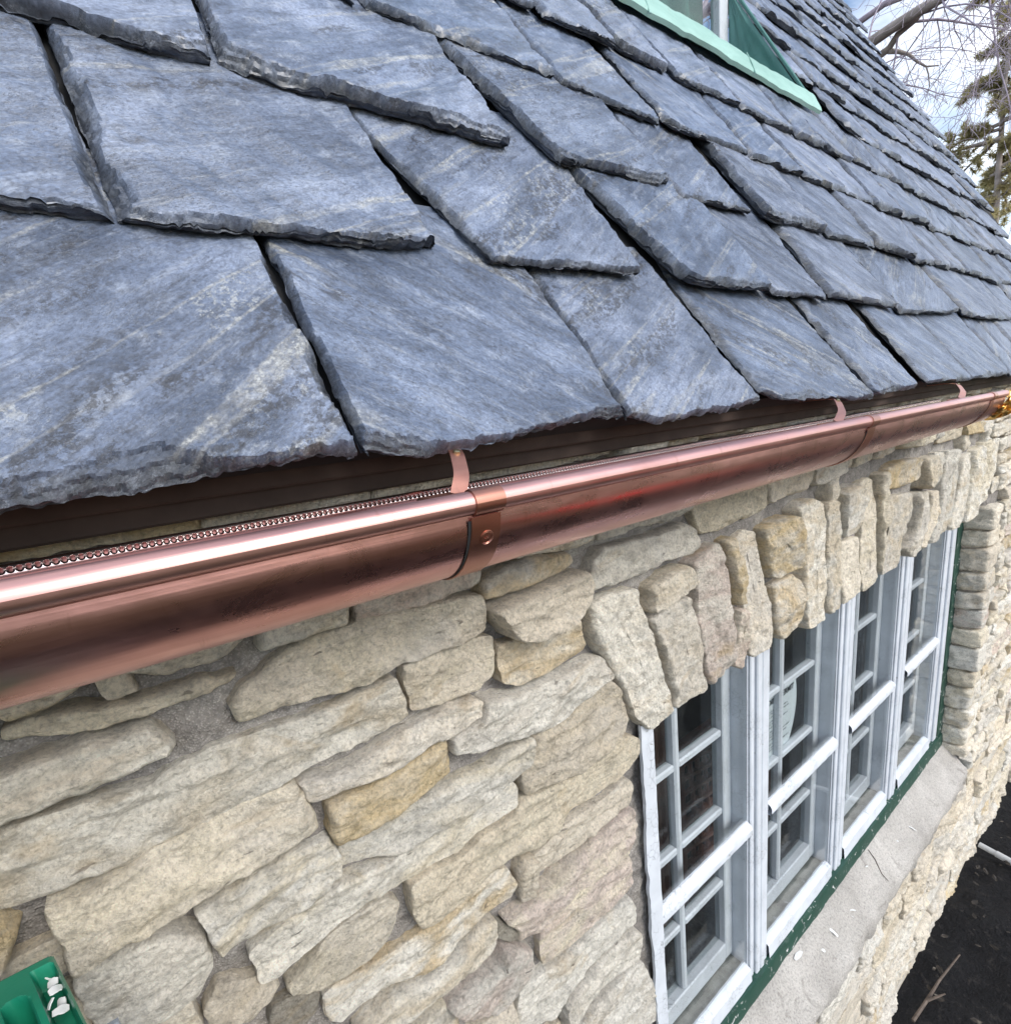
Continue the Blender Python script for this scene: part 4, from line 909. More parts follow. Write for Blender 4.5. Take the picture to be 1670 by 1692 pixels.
# jamb of rough quoins on the far side of the opening
def rock(mb, c, size, seed, res=12, amp=0.006, kind=None, k=9):
    rs = np.random.RandomState(seed)
    g = np.linspace(-1, 1, res + 1)
    c1, c2 = stone_cols(rs, kind); off = rs.uniform(-9, 9, 3)
    for axis in range(3):
        for sgn in (-1, 1):
            A, B = np.meshgrid(g, g, indexing='ij')
            D = np.zeros((res + 1, res + 1, 3)); D[..., axis] = sgn
            o1, o2 = [q for q in range(3) if q != axis]
            D[..., o1] = A; D[..., o2] = B
            nr = (np.abs(D) ** k).sum(-1) ** (1 / k)
            U = D / nr[..., None]
            Pp = U * np.array(size) / 2 + np.array(c)
            nz_ = fbm(Pp[..., 0], Pp[..., 1], Pp[..., 2], 16, 4, seed) * amp * 1.6 + np.round(fbm(Pp[..., 0], Pp[..., 1] * .7, Pp[..., 2] * 1.6, 22, 3, seed + 5) * 3) * amp * 0.35
            Nn = U * np.array([1, 1, 1]) / np.linalg.norm(U, axis=-1, keepdims=True)
            mb.grid(Pp + Nn * nz_[..., None], flip=((sgn > 0) == (axis == 1)), scol=c1, scol2=c2, soff=off)
jb = MB()
z = -0.545; i = 0; rj = random.Random(12)
while z > -1.78:
    h = rj.uniform(0.085, 0.125)
    if z - h < -1.76: h = z + 1.80
    dx = rj.uniform(-0.006, 0.008); dy = rj.uniform(-0.006, 0.006); wl = rj.uniform(0.12, 0.20)
    rock(jb, (-0.050 + dx, WY1 + wl / 2 + dy, z - h / 2), (0.135, wl, h - 0.007), 700 + i * 11, 28, 0.0070, 'p' if i == 5 else None)
    z -= h; i += 1
jb.build('jamb', M_STONE, house, sharp=50)

# concrete sill
sb = MB()
ny = 420; ysl = np.linspace(WY0 - 0.002, WY1 + 0.02, ny)
prof = [(-0.10, -1.742), (-0.075, -1.748), (-0.04, -1.782), (-0.01, -1.820), (0.010, -1.840), (0.022, -1.850), (0.030, -1.868), (0.030, -1.90), (0.022, -1.93), (0.0, -1.95)]
Ps = np.zeros((ny, len(prof), 3))
for j, (x, z) in enumerate(prof):
    amp = 0.0022 if j < 4 else (0.006 if j < 6 else 0.010)
    Ps[:, j, 0] = x + (amp * 1.4 * fbm(ysl, j * .35, 0, 14, 4, 77) if j > 2 else 0)
    Ps[:, j, 1] = ysl
    Ps[:, j, 2] = z + amp * fbm(ysl, j * .5, 4, 18, 4, 78)
sb.grid(Ps, flip=True)
sb.build('sill', M_SILL, house, sharp=0)

# ---------------------------------------------------------------- windows
M_SHELF = simple('weathered_grey_sill', (0.23, 0.245, 0.225), 0.85, 0.3, 25, 0.5)
GL = [(0.7285, 1.15), (1.255, 1.70), (1.81, 2.225), (2.355, 2.765)]
BD = [0.650, 1.2025, 1.755, 2.29, 2.877]
ZT, ZB = -0.56, -1.69
for i, (g0, g1) in enumerate(GL):
    b0, b1 = BD[i], BD[i + 1]
    f = MB(); e = 0.0012
    # stiles: stepped profile
    for (s0, s1, inn) in ((b0 + e, g0, 1), (g1, b1 - e, -1)):
        f.box(-0.195, -0.099, s0, s1, ZB, ZT, 0.002)
        w3 = (s1 - s0)
        if inn > 0:
            f.box(-0.0988, -0.086, s0, s0 + w3 * 0.44, ZB - 0.004, ZT, 0.003); f.box(-0.0988, -0.092, s0 + w3 * 0.54, s1 - 0.004, ZB - 0.003, ZT, 0.0025)
        else:
            f.box(-0.0988, -0.086, s1 - w3 * 0.44, s1, ZB - 0.004, ZT, 0.003); f.box(-0.0988, -0.092, s0 + 0.004, s1 - w3 * 0.54, ZB - 0.003, ZT, 0.0025)
    f.box(-0.195, -0.088, g0, g1, ZT - 0.035, ZT, 0.002)
    # bottom rail, sloping top
    xs = [(-0.113, -1.66), (-0.113, -1.637), (-0.108, -1.635), (-0.088, -1.647), (-0.084, -1.690), (-0.113, -1.694)]
    nn = 60; yb_ = np.linspace(g0, g1, nn)
    P = np.zeros((nn, len(xs), 3))
    for j, (x, z) in enumerate(xs):
        P[:, j, 0] = x + 0.0010 * fbm(yb_, j, i, 40, 3, 5); P[:, j, 1] = yb_; P[:, j, 2] = z + 0.0010 * fbm(yb_, j, i + 3, 45, 3, 5)
    f.grid(P, flip=True)
    fr = f.build('window', M_WHITE, house, sharp=30)
    sf = MB(); sf.box(-0.195, -0.1135, g0, g1, -1.69, -1.648); sf.build('inner_sill', M_SHELF, fr, smooth=False)
    r = MB()
    xs = [(-0.100, -1.118), (-0.088, -1.126), (-0.0835, -1.134), (-0.0835, -1.150), (-0.088, -1.157), (-0.104, -1.159), (-0.104, -1.118), (-0.100, -1.118)]
    P = np.zeros((nn, len(xs), 3))
    for j, (x, z) in enumerate(xs):
        P[:, j, 0] = x + 0.0007 * fbm(yb_, j, i, 40, 3, 15); P[:, j, 1] = yb_; P[:, j, 2] = z + 0.0008 * fbm(yb_, j, i + 3, 45, 3, 15)
    r.grid(P, flip=True)
    r.build('meeting_rail', M_WHITE, fr, sharp=30)
    p = MB(); p.box(-0.1035, -0.1010, g0, g1, -1.122 + 0.0, ZT - 0.03); p.box(-0.1035, -0.1010, g0, g1, -1.640, -1.155)
    p.build('storm_pane', M_GLASS, fr, smooth=False)
    # inner sash
    s = MB(); X0, X1 = -0.182, -0.146
    i0, i1 = g0 + 0.036, g1 - 0.038
    s.box(X0, X1, g0 + 0.0005, i0, -1.631, ZT - 0.036, 0.003); s.box(X0, X1, i1, g1 - 0.0005, -1.631, ZT - 0.036, 0.003)
    s.box(X0, X1 + 0.001, i0, i1, -1.631, -1.568, 0.003); s.box(X0, X1 + 0.001, i0, i1, -0.602, ZT - 0.036, 0.003)
    sa = s.build('sash', M_SASH, fr, sharp=30)
    ym = g0 + 0.176
    vb = MB(); vb.box(X0 + 0.004, X1 - 0.002, ym, ym + 0.021, -1.568, -0.602, 0.005); vb.build('glazing_bar', M_SASH, fr, sharp=30)
    for zz in (-0.85, -1.098, -1.350):
        hb = MB(); hb.box(X0 + 0.006, X1 - 0.004, i0, ym, zz - 0.004, zz + 0.017, 0.004); hb.box(X0 + 0.006, X1 - 0.004, ym + 0.021, i1, zz - 0.004, zz + 0.017, 0.004)
        hb.build('glazing_bar', M_SASH, fr, sharp=30)
    ip = MB(); ip.box(-0.168, -0.166, i0, i1, -1.568, -0.602); ip.build('inner_pane', M_GLASS2, fr, smooth=False)
# green casing round the frame
gc = MB()
nn = 400; yg = np.linspace(WY0, WY1, nn)
xs = [(-0.094, -1.688), (-0.078, -1.692), (-0.074, -1.705), (-0.072, -1.77), (-0.066, -1.80), (-0.066, -1.83)]
P = np.zeros((nn, len(xs), 3))
for j, (x, z) in enumerate(xs):
    P[:, j, 0] = x + 0.003 * fbm(yg, j * .4, 0, 12, 4, 25) * (j > 0); P[:, j, 1] = yg; P[:, j, 2] = z + 0.004 * fbm(yg, j * .4, 3, 14, 4, 26) * (j > 0)
gc.grid(P, flip=True)
zg = np.linspace(-1.83, -0.54, 160)
ys_ = [(-0.092, 2.8785), (-0.084, 2.881), (-0.082, 2.93), (-0.080, 2.950)]
P = np.zeros((160, 4, 3))
for j, (x, y) in enumerate(ys_):
    P[:, j, 0] = x + 0.004 * fbm(zg, j * .7, 0, 16, 4, 35) * (j > 0); P[:, j, 1] = y + 0.003 * fbm(zg, j, 0, 16, 3, 36); P[:, j, 2] = zg
gc.grid(P, flip=False)
gc.box(-0.098, -0.083, WY0 + 0.001, WY1, -0.562, -0.548)
gc.build('window_casing', M_GREEN, house, sharp=40)
# white painted return along the near stones, ragged towards them
wr = MB()
zr = np.linspace(-1.84, -0.517, 520)
edge = 0.014 * np.abs(fbm(zr, 0, 0, 9, 3, 52)) + 0.004 * fbm(zr, 0, 0, 40, 2, 51)
cols_ = [(-0.09, WY0 + 0.026), (0.002, WY0 + 0.024), (0.0065, WY0 + 0.019), (0.0065, None), (0.000, None)]
P = np.zeros((520, 5, 3))
for j, (x, y) in enumerate(cols_):
    P[:, j, 0] = x + 0.0012 * fbm(zr, j * .3, 2, 25, 3, 53); P[:, j, 2] = zr
    P[:, j, 1] = y + 0.0007 * fbm(zr, j, 2, 30, 2, 54) if y else (WY0 - 0.012 - edge * 0.5)
wr.grid(P, flip=True)
wr.build('painted_return', M_WHITE, house, sharp=30)

# room behind the windows
rm = MB()
X_ = -2.6; a, b, c, d = 0.45, 3.1, -2.6, -0.35
V = [(x, y, z) for x in (-0.21, X_) for y in (a, b) for z in (c, d)]
rm.add(V, [(4, 5, 7, 6), (0, 1, 5, 4), (2, 6, 7, 3), (0, 4, 6, 2), (1, 3, 7, 5)])
rm.build('interior', M_DARKWOOD, house, smooth=False)
for (ya, yb2, xx) in ((0.96, 1.13, -0.34), (1.62, 1.74, -0.30)):
    cb_ = MB()
    yc = np.linspace(ya, yb2, 60); zc = np.linspace(-2.1, -0.5, 6)
    cb_.grid(np.stack(np.broadcast_arrays((xx + 0.012 * np.sin(yc * 190))[:, None], yc[:, None], zc[None, :]), -1))
    cb_.build('curtain', M_ROOMBROWN, house)

# carved chair seen through the nearest window
chair = thing('carved_chair', 'reddish-brown carved chair standing inside behind the nearest window', 'chair', (-0.42, 1.32, -2.58))
M_RED = simple('red_brown_wood', (0.16, 0.060, 0.038), 0.45, 0.2, 12)
def part(name, fn):
    q = MB(); fn(q); q.build(name, M_RED, chair, sharp=40)
part('back_post', lambda q: q.box(-0.335, -0.31, 1.145, 1.17, -2.58, -0.98, 0.004))
part('back_post', lambda q: q.box(-0.335, -0.31, 1.44, 1.465, -2.58, -0.98, 0.004))
part('top_rail', lambda q: q.box(-0.337, -0.308, 1.17, 1.44, -1.06, -0.98, 0.006))
def lat(q):
    for i in range(9):
        for s in (-1, 1):
            z = -1.50 + i * 0.055; q.tube([(-0.322, 1.17, z + (0.05 if s > 0 else 0)), (-0.318 - 0.006 * s, 1.305, z + 0.03 * s + 0.02), (-0.322, 1.44, z + (0.05 if s < 0 else 0))], 0.009, 6)
    for z in (-1.52, -1.30): q.box(-0.33, -0.314, 1.17, 1.44, z, z + 0.03, 0.004)
    for y in np.linspace(1.21, 1.40, 6): q.tube([(-0.322, float(y), -1.5), (-0.318, float(y) + 0.012, -1.28), (-0.322, float(y), -1.06)], 0.008, 6)
part('lattice', lat)
part('seat', lambda q: q.box(-0.74, -0.31, 1.14, 1.47, -2.14, -2.10, 0.01))
for yy in (1.15, 1.43): part('leg', lambda q: q.box(-0.735, -0.705, yy, yy + 0.03, -2.58, -2.14, 0.004))
# ================================================================== copper gutter
GR, GXC, GZC = 0.070, 0.124, -0.050
gut = thing('copper_gutter', 'new half-round copper gutter hung under the slate eaves on copper straps', 'gutter', (GXC, 0.5, GZC - GR))
def arc(r, a0, a1, n): return [(GXC + r * math.cos(math.radians(a)), GZC + r * math.sin(math.radians(a))) for a in np.linspace(a0, a1, n)]
GY0, GY1 = -1.3, 1.90
ny = 260; yv = np.linspace(GY0, GY1, ny)
tb = MB()
prof = [(GXC - GR, GZC + 0.003)] + arc(GR, 180, 345, 44) + [(GXC + GR - 0.0022, GZC - 0.014), (GXC + GR - 0.0022, GZC - 0.009), (GXC + GR - 0.0022, GZC - 0.004)]
P = np.zeros((ny, len(prof), 3))
for j, (x, z) in enumerate(prof):
    w_ = 0.0007 * fbm(yv, j * 0.12, 0, 3.0, 3, 61)
    P[:, j, 0] = x + w_; P[:, j, 1] = yv; P[:, j, 2] = z + w_
tb.grid(P, flip=True)
prof2 = arc(GR - 0.0016, 181, 350, 40)
P = np.zeros((ny, len(prof2), 3))
for j, (x, z) in enumerate(prof2): P[:, j] = np.stack([np.full(ny, x), yv, np.full(ny, z)], 1)
tb.grid(P)
tb.build('trough', M_COPPER, gut, sharp=60)
# rolled front bead
bb = MB()
br = 0.0095; bx, bz = GXC + GR - 0.004, GZC + 0.001
nseg = 28; P = np.zeros((ny, nseg + 1, 3))
for j in range(nseg + 1):
    q = 2 * math.pi * j / nseg
    w_ = 0.0004 * fbm(yv, 0, 0, 2.5, 3, 62)
    P[:, j] = np.stack([bx + br * math.cos(q) + w_, yv, bz + br * math.sin(q) + w_], 1)
bb.grid(P)
bb.build('bead', M_BEAD, gut, sharp=60)
# perforated strip along the back edge
PF = NT('perforated_copper'); o_ = PF.obj()
sp_ = PF.n('ShaderNodeSeparateXYZ'); PF.l(o_, sp_.inputs[0])
fy = PF.math('SUBTRACT', PF.math('FRACT', PF.math('MULTIPLY', sp_.outputs[1], 1 / 0.0048)), 0.5)
fz = PF.math('MULTIPLY', PF.math('ADD', sp_.outputs[2], 0.0495), 1 / 0.0048)
dd = PF.math('SQRT', PF.math('ADD', PF.math('MULTIPLY', fy, fy), PF.math('MULTIPLY', fz, fz)))
hole = PF.math('LESS_THAN', dd, 0.27)
PF.l(PF.math('SUBTRACT', 1.0, hole), PF.b.inputs['Alpha'])
hb_ = PF.bump(PF.ramp(dd, [(0.25, 0.0), (0.5, 1.0)]), 0.8, 0.003)
M_PERF = PF.fin((0.95, 0.78, 0.74), 0.22, hb_, Metallic=1.0)
ps = MB()
prof = [(GXC - GR + 0.0030, -0.0600), (GXC - GR + 0.0028, -0.0560), (GXC - GR + 0.0042, -0.0535), (GXC - GR + 0.0020, -0.0465), (GXC - GR - 0.0005, -0.0450), (GXC - GR - 0.003, -0.0462)]
P = np.zeros((ny, len(prof), 3))
for j, (x, z) in enumerate(prof): P[:, j] = np.stack([np.full(ny, x) + 0.0008 * fbm(yv, 0, 0, 4, 2, 9), yv, np.full(ny, z) + 0.0008 * fbm(yv, 3, 0, 4, 2, 9)], 1)
ps.grid(P)
ps.build('perforated_strip', M_PERF, gut, sharp=60)
# couplings
for i, yc in enumerate((0.221, 1.001, 1.762)):
    cp = MB(); w2 = 0.0145
    yy = np.array([yc - w2, yc - w2 + 0.0004, yc, yc + w2 - 0.0004, yc + w2])
    pr = arc(GR + 0.0016, 200, 352, 36)
    P = np.zeros((5, len(pr), 3))
    for j, (x, z) in enumerate(pr):
        ins = np.array([-0.0014, 0, 0, 0, -0.0014]); ca, sa = (x - GXC) / GR, (z - GZC) / GR
        P[:, j] = np.stack([x + ins * ca, yy, z + ins * sa], 1)
    cp.grid(P, flip=True)
    for q in range(1):
        P = np.zeros((5, nseg + 1, 3))
        for j in range(nseg + 1):
            q_ = 2 * math.pi * j / nseg; rr = br + 0.0014 + np.array([-0.0014, 0, 0, 0, -0.0014])
            P[:, j] = np.stack([bx + rr * math.cos(q_), yy + 0.003, bz + rr * math.sin(q_)], 1)
        cp.grid(P)
    cpo = cp.build('coupling', M_COPPER_D, gut, sharp=60)
    gpb = MB()                      # open joint beside the coupling
    pr = arc(GR + 0.0007, 215, 350, 30)
    P = np.zeros((2, len(pr), 3))
    for j, (x, z) in enumerate(pr): P[:, j] = [(x, yc - w2 - 0.0026, z), (x, yc - w2 + 0.0002, z)]
    gpb.grid(P, flip=True)
    gpb.build('joint_gap', M_DECK, cpo)
    if i == 0:                     # round stamped seal on the flap
        stp_ = MB()
        for rr_, rt in ((0.0062, 0.00045), (0.0050, 0.0003)):
            pts = []
            for q in range(25):
                an = 2 * math.pi * q / 24; ph = math.radians(-24) + rr_ * math.sin(an) / GR
                pts.append((GXC + (GR + 0.0019) * math.cos(ph), yc + 0.001 + rr_ * math.cos(an), GZC + (GR + 0.0019) * math.sin(ph)))
            stp_.tube(pts, rt, 5)
        for q in range(9):
            an = random.uniform(0, 6.28); r1 = random.uniform(0.0005, 0.0035); ph = math.radians(-24) + r1 * math.sin(an) / GR
            p0 = (GXC + (GR + 0.0019) * math.cos(ph), yc + 0.001 + r1 * math.cos(an), GZC + (GR + 0.0019) * math.sin(ph))
            stp_.tube([p0, (p0[0], p0[1] + random.uniform(-.001, .001), p0[2] + random.uniform(-.0012, .0012))], 0.0003, 5)
        stp_.build('stamp', M_COPPER_D, cpo)
# hanging straps
for i, (yt, yb) in enumerate(((0.250, 0.2180), (1.070, 0.955), (1.80, 1.64))):
    st = MB(); wv = 0.0068
    n = 22; tt = np.linspace(0, 1, n)
    xs = np.interp(tt, [0, .2, .38, .5, .75, 1], [0.05, 0.09, 0.115, 0.127, 0.150, 0.160]); zs = np.interp(tt, [0, .2, .38, .5, .75, 1], [-0.006, -0.006, -0.009, -0.016, -0.030, -0.0445])
    ysv = np.interp(tt, [0, .35, 1], [yt, yt, yb])
    kk_ = np.array([.25, .5, .25])
    for _ in range(2):
        for arr in (xs, zs, ysv): arr[1:-1] = np.convolve(arr, kk_, 'same')[1:-1]
    d = np.stack([np.gradient(xs), np.gradient(ysv), np.gradient(zs)], 1); d /= np.linalg.norm(d, axis=1, keepdims=True)
    sidev = np.cross(d, np.array([0.55, 0.0, 0.83])); sidev /= np.linalg.norm(sidev, axis=1, keepdims=True)
    nr = np.cross(sidev, d)
    P = np.zeros((n, 5, 3)); c = np.stack([xs, ysv, zs], 1)
    for j, (a, b) in enumerate(((-wv, 0), (wv, 0), (wv, 0.0014), (-wv, 0.0014), (-wv, 0))): P[:, j] = c + sidev * a + nr * b
    st.grid(P); 
    so = st.build('strap', M_STRAP, gut, sharp=40)
    sc = MB()
    t0 = c[9] + (-nr[9] if nr[9][0] < 0 else nr[9]) * 0.0022
    nv = (-nr[9] if nr[9][0] < 0 else nr[9])
    cv_ = Vector(t0); nvv = Vector(nv)
    sc.tube([cv_ - nvv * 0.001, cv_ + nvv * 0.0012, cv_ + nvv * 0.0018], [0.0036, 0.0034, 0.0022], 14)
    sc.build('screw', simple('screw_brass', (0.45, 0.40, 0.24), 0.35, 0.2, 90, Metallic=1.0), so)
    ck2 = MB(); ck2.box(0.140, 0.178, yb - 0.03, yb + 0.014, -0.0485, -0.0425, 0.002)
    ck2.build('bracket', M_COPPER_D, so, sharp=30)
# crumpled outlet end
eb = MB()
M_BRASS = mat_copper('folded_copper', ((0.62, 0.36, 0.10), (0.80, 0.52, 0.20)), (0.22, 0.4))
for q in range(4):
    na, nb = 30, 16
    A, B = np.meshgrid(np.linspace(0, 1, na), np.linspace(0, 1, nb), indexing='ij')
    ang = np.radians(205 + 28 * q + A * 120 + 25 * fbm(A, B, q, 3, 2, 90 + q))
    rr = 0.035 + 0.016 * B + 0.012 * fbm(A, B, q, 4, 3, 80 + q)
    P = np.stack([GXC + 0.035 + rr * np.cos(ang) * 1.1, 1.885 + q * 0.022 + 0.034 * B + 0.012 * fbm(A, B, q, 5, 2, 70 + q), GZC - 0.012 + rr * np.sin(ang) * 0.95], -1)
    eb.grid(P)
eb.build('folded_outlet', M_BRASS, gut, sharp=50)

# ================================================================== permit behind the second window
pm = NT('permit_paper'); pm_m = pm.fin((0.85, 0.87, 0.90), 0.7)
nb_ = MB()
A, B = np.meshgrid(np.linspace(0, 1, 24), np.linspace(0, 1, 30), indexing='ij')
py0, py1, pz0, pz1 = 1.295, 1.585, -1.085, -0.862
PX = -0.1705
Yp = py0 + (py1 - py0) * A + 0.010 * (B - 0.5) * A - 0.03 * np.clip(A - 0.8, 0, 1) * 5 * np.abs(B - 0.62) ** 2 * 4
P = np.stack([PX - 0.004 * (A - 0.5) ** 2 + 0 * B, Yp, pz0 + (pz1 - pz0) * B - 0.014 * A * (1 - B) + 0.006 * A], -1)
nb_.grid(P)
notice = nb_.build('permit_notice', pm_m)
tag(notice, 'white building permit sheet taped behind the second window from the near end', 'notice')
ink = simple('print_ink', (0.03, 0.03, 0.035), 0.6)
def text(body, size, y, z, name='lettering', align='LEFT', bold=0.0):
    cu_ = bpy.data.curves.new(name, 'FONT'); cu_.body = body; cu_.size = size; cu_.align_x = align; cu_.offset = bold
    cu_.extrude = 0.0002
    o = bpy.data.objects.new(name + '_src', cu_); COL.objects.link(o)
    dg_ = bpy.context.evaluated_depsgraph_get(); me = bpy.data.meshes.new_from_object(o.evaluated_get(dg_))
    bpy.data.objects.remove(o)
    me.materials.clear(); me.materials.append(ink)
    ob = bpy.data.objects.new(name, me); COL.objects.link(ob)
    ob.parent = notice
    ob.matrix_local = Matrix(((0, 0, 1, PX + 0.0012), (1, 0, 0, y), (0, 1, 0, z), (0, 0, 0, 1)))
    return ob
text('BUILDING PERMIT', 0.0275, 1.562, -0.900, 'heading', 'RIGHT', 0.0006)
lines_ = MB(); rl = random.Random(5)
zz = -0.925
while zz > -1.07:
    y = 1.31
    ye_ = rl.choice([1.535, 1.52, 1.49, 1.53])
    while y < ye_:
        l = rl.uniform(0.004, 0.02); lines_.box(PX + 0.0008, PX + 0.0012, y, min(ye_, y + l), zz, zz + rl.choice([0.0022, 0.0030]))
        y += l + 0.004
    zz -= rl.choice([0.009, 0.011, 0.016])
lo = lines_.build('small_print', ink, notice, smooth=False)

# ================================================================== stepladder, green cap at the lower left
GRN = NT('green_plastic'); o_ = GRN.obj()
c_ = GRN.ramp(GRN.noise(o_, 12, 5, 0.6), [(0.3, (0.006, 0.15, 0.085)), (0.7, (0.012, 0.22, 0.125))])
c_ = GRN.mix(GRN.ramp(GRN.noise(GRN.map(o_, (60, 200, 60)), 1.0, 4, 0.7), [(0.66, 0.0), (0.75, 0.5)]), c_, (0.25, 0.42, 0.34))
M_PGREEN = GRN.fin(c_, 0.38, GRN.bump(GRN.noise(o_, 300, 3), 0.15, 0.001))
M_ALU = simple('ladder_rail_grey', (0.30, 0.33, 0.37), 0.45, 0.15, 20)
LZ = -0.300
lad = thing('stepladder', 'green topped stepladder standing close to the stone wall at lower left', 'stepladder', (0.2, -0.3, GZ))
cap = MB()
# cap built as a shell with a sunken tray at its end and a rounded slot
X0, X1, Y0, Y1 = 0.112, 0.205, -0.42, -0.117
nx, nyy = 76, 150
A, B = np.meshgrid(np.linspace(0, 1, nx), np.linspace(0, 1, nyy), indexing='ij')
PXg = X0 + (X1 - X0) * A; PYg = Y0 + (Y1 - Y0) * (1 - (1 - B) ** 1.6)
PZg = np.full(PXg.shape, LZ)
tray = np.clip((PYg - (Y1 - 0.013)) / 0.0015, 0, 1) * np.clip((Y1 - 0.0015 - PYg) / 0.0015, 0, 1) * np.clip((PXg - (X0 + 0.010)) / 0.004, 0, 1)
PZg = PZg - 0.016 * tray
sx, sy = 0.166, -0.1405
dx_ = np.maximum(0, np.abs(PXg - sx) - 0.020); dy_ = PYg - sy
dd_ = np.hypot(dx_, dy_)
slot = np.clip((0.0062 - dd_) / 0.002, 0, 1)
PZg = PZg - 0.035 * slot
edge_ = np.minimum(np.minimum(PXg - X0, X1 - PXg), np.minimum(PYg - Y0, Y1 - PYg))
PZg = PZg - 0.004 * np.clip(1 - edge_ / 0.004, 0, 1) ** 2 + 0.002 * np.sin(A * 3.14)
shr = 0.30 * (PXg - X0) * np.clip((PYg + 0.25) / 0.1, 0, 1); PYg = PYg + shr
cap.grid(np.stack([PXg, PYg, PZg], -1))
cap.add([(X0, Y1 - .0005, LZ - .004), (X1, Y1 + .0275, LZ - .004), (X1, Y1 + .0275, LZ - .055), (X0, Y1 - .0005, LZ - .055)], [(0, 1, 2, 3)])
for (xa, xb, ya, yb2) in ((X0, X0 + .003, Y0, Y1), (X1 - .003, X1, Y0, Y1 + .027), (X0 + .003, X1 - .003, Y0, Y0 + .003)):
    cap.box(xa, xb, ya, yb2, LZ - 0.055, LZ - 0.0065)
cap.build('ladder_cap', M_PGREEN, lad, sharp=40)
def rail(x0, y0, x1, y1, wd=0.026, name='rail'):
    r = MB(); z0, z1 = LZ - 0.03, GZ + 0.02
    for (a0, a1, b0, b1) in ((-wd, wd, -0.0015, 0.0015), (-wd, -wd + .003, 0.0015, 0.016), (wd - .003, wd, 0.0015, 0.016)):
        V = []
        for (x, y, z) in ((x0, y0, z0), (x1, y1, z1)):
            V += [(x + a0, y + b0, z), (x + a1, y + b0, z), (x + a1, y + b1, z), (x + a0, y + b1, z)]
        r.add(V, [(0, 1, 2, 3), (7, 6, 5, 4), (0, 4, 5, 1), (1, 5, 6, 2), (2, 6, 7, 3), (3, 7, 4, 0)])
    r.build(name, M_ALU, lad, smooth=False)
rail(0.190, Y1 + 0.014, 0.42, Y1 + 0.09); rail(0.190, Y0 + 0.010, 0.42, Y0 - 0.08); rail(0.150, Y1 - 0.012, 0.10, Y1 + 0.03, 0.018); rail(0.150, Y0 + 0.012, 0.10, Y0 - 0.05, 0.018)
for q in range(1, 8):
    f = q / 8; z = LZ - 0.03 + (GZ - LZ) * f; xx = 0.225 + 0.195 * f
    s_ = MB(); s_.box(xx - 0.04, xx + 0.04, Y0 + 0.01 - 0.09 * f, Y1 - 0.01 + 0.07 * f, z - 0.012, z, 0.002); s_.build('step', M_ALU, lad)

# ================================================================== paint chips, twigs, pipe, leaves
M_CHIP = simple('flaked_white_paint', (0.78, 0.79, 0.78), 0.6, 0.1, 40)
def flake(loc, l, wd, rz, label, group, tilt=0.2, seed=0):
    rs = random.Random(seed); mbf = MB(); n = 7
    top = []; 
    for i in range(n):
        t = i / (n - 1); x = (t - .5) * l
        hw = wd * (0.35 + 0.65 * math.sin(math.pi * min(1, max(0, t * .9 + .05)))) * rs.uniform(.75, 1.1) / 2
        zc = 0.1 * l * math.sin(t * 3.1) * rs.uniform(.6, 1)
        top.append([(x, -hw, zc), (x, hw, zc + tilt * wd * .3)])
    th = 0.0007
    V = [p for pr in top for p in pr] + [(p[0], p[1], p[2] - th) for pr in top for p in pr]
    F = []; o = 2 * n
    for i in range(n - 1):
        a = 2 * i; F += [(a, a + 2, a + 3, a + 1), (o + a, o + a + 1, o + a + 3, o + a + 2), (a, o + a, o + a + 2, a + 2), (a + 1, a + 3, o + a + 3, o + a + 1)]
    F += [(0, 1, o + 1, o), (2 * n - 2, o + 2 * n - 2, o + 2 * n - 1, 2 * n - 1)]
    mbf.add(V, F)
    ob = mbf.build('paint_chip', M_CHIP, None, sharp=40)
    ob.location = loc; ob.rotation_euler = (rs.uniform(-tilt, tilt), rs.uniform(-tilt, tilt) + 0.3 * (loc[2] < -1.7), rz)
    tag(ob, label, 'paint chip', group)
    return ob
def sill_z(x): return float(np.interp(x, [-0.10, -0.075, -0.04, -0.01, 0.010, 0.022], [-1.742, -1.748, -1.782, -1.820, -1.840, -1.850]))
SC_ = [((-0.012, 2.30), 0.042, 0.007, 0.5, 'longest white paint sliver on the sill below the third mullion'),
       ((-0.028, 2.24), 0.016, 0.004, 2.2, 'short white paint sliver beside the longest one on the sill'),
       ((-0.022, 2.17), 0.008, 0.006, 0.3, 'tiny white paint crumb on the sill'),
       ((-0.046, 1.92), 0.022, 0.005, 1.5, 'white paint flake lying close to the green casing at mid sill'),
       ((-0.018, 1.72), 0.030, 0.005, 1.2, 'curved white paint sliver on the middle of the concrete sill'),
       ((-0.012, 1.70), 0.009, 0.002, 0.2, 'thin white paint splinter crossing the curved sliver'),
       ((-0.026, 1.575), 0.034, 0.010, 0.2, 'broad folded white paint flake on the nearer half of the sill'),
       ((-0.022, 1.49), 0.012, 0.011, 0.6, 'round white paint crumb nearest the camera on the sill'),
       ((-0.055, 1.385), 0.050, 0.016, 1.6, 'peeled white paint strip curling off the green casing')]
for i, ((x, y), l, wd, rz, lab) in enumerate(SC_):
    flake((x, y, sill_z(x) + 0.004), l, wd, rz, lab, 'paint chips on the sill', 0.25, 30 + i)
